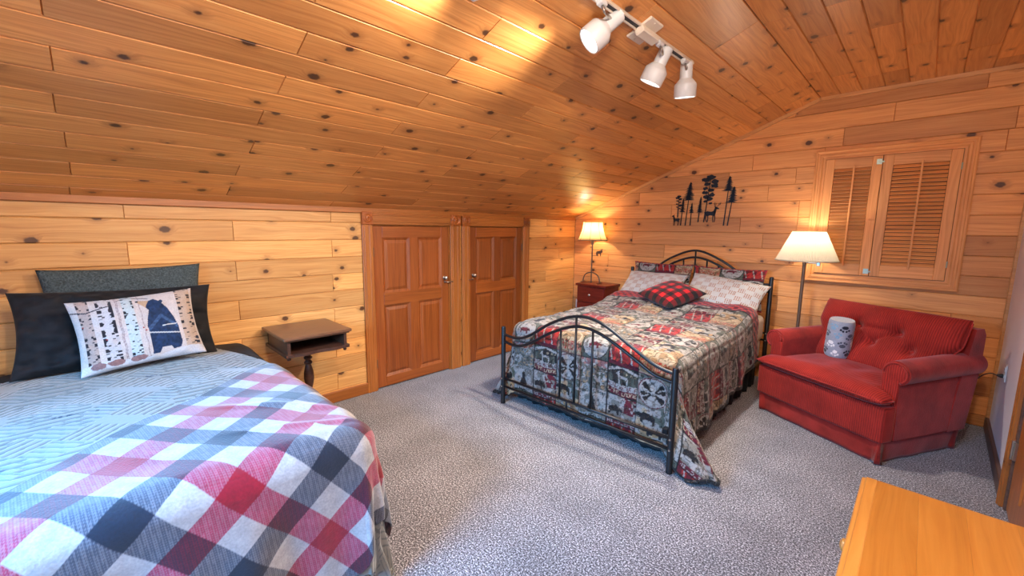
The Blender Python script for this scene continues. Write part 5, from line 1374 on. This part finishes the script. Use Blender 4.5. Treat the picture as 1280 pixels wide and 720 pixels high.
# ------------------------------------------------------------------ lights
def light(name, kind, loc, energy, color, **kw):
    d = bpy.data.lights.new(name, kind); d.energy = energy; d.color = color
    for k, v in kw.items(): setattr(d, k, v)
    o = bpy.data.objects.new(name, d); o.location = loc; COL.objects.link(o); return o
WARM = (1.0, .90, .77)
for i, (lens, ax) in enumerate(LAMPS):
    o = light('track_spot', 'SPOT', lens + ax * .012, (120, 170, 190, 26)[i], WARM, spot_size=math.radians(125), spot_blend=1.0, shadow_soft_size=.05)
    o.rotation_euler = ax.to_track_quat('-Z', 'Y').to_euler()
light('table_lamp_light', 'POINT', (lx, ly, lz + .69), 9, (1.0, .82, .58), shadow_soft_size=.025)
light('floor_lamp_light', 'POINT', (fx + scx, fy + scy, 1.45), 7.5, (1.0, .88, .72), shadow_soft_size=.025)
o = light('window_daylight', 'AREA', ((NWX0 + NWX1) / 2, YN + .02, (NWZ0 + NWZ1) / 2), 92, (.10, .48, 1.0), shape='RECTANGLE', size=NWX1 - NWX0 - .1, size_y=NWZ1 - NWZ0 - .1)
o.rotation_euler = Vector((-.12, 1, -.85)).to_track_quat('-Z', 'Y').to_euler(); o.data.spread = math.radians(100)
cl = empty('added_fill_dome', (-.05, .55, ZF)); tag(cl, 'made-up round white fill dome, out of view on the flat pine ceiling', 'fill light')  # unseen dome, added for warm frontal fill; no such fixture known
mb = MB(); mb.lathe([(.17, 0), (.17, -.018), (.155, -.024), (.15, -.02)], 36, cap=False); mb.build('base', WHITEM, cl, True, 40)
mb = MB(); mb.lathe([(.15, -.02), (.14, -.05), (.10, -.075), (.05, -.088), (.001, -.09)], 36, cap=False); mb.build('glass_dome', plain('added_opal_glow', (1, .96, .9), .3, emit=(1, .86, .68), estr=3), cl, True)
o = light('added_fill_lamp', 'POINT', (-.05, .55, ZF - .17), 88, (1.0, .92, .80), shadow_soft_size=.07)  # added fill lamp under the made-up dome, brightens far wall, dresser and ceiling
w = bpy.data.worlds.new('World'); S.world = w; w.use_nodes = True
bg = w.node_tree.nodes['Background']; bg.inputs[0].default_value = (.55, .72, 1, 1); bg.inputs[1].default_value = 1.5

# ------------------------------------------------------------------ camera
cam = bpy.data.cameras.new('camera'); co = bpy.data.objects.new('camera', cam); COL.objects.link(co); S.camera = co
f_, p_, th0, ro = 524.0, .1408, .7758, .0108
Fv = Vector((-math.sin(th0) * math.cos(p_), math.cos(th0) * math.cos(p_), -math.sin(p_))); R0 = Vector((math.cos(th0), math.sin(th0), 0)); U0 = R0.cross(Fv)
Rv = R0 * math.cos(ro) + U0 * math.sin(ro); Uv = -R0 * math.sin(ro) + U0 * math.cos(ro)
co.matrix_world = frame((0, 0, H), Rv, Uv, -Fv)
cam.sensor_width = 36; cam.lens = f_ / 1280 * 36; cam.clip_start = .02
S.view_settings.view_transform = 'Standard'; S.view_settings.look = 'None'; S.view_settings.exposure = 0.25; S.view_settings.gamma = 1.0; S.view_settings.use_curve_mapping = False
S.cycles.use_denoising = True; S.cycles.max_bounces = 8; S.cycles.diffuse_bounces = 5
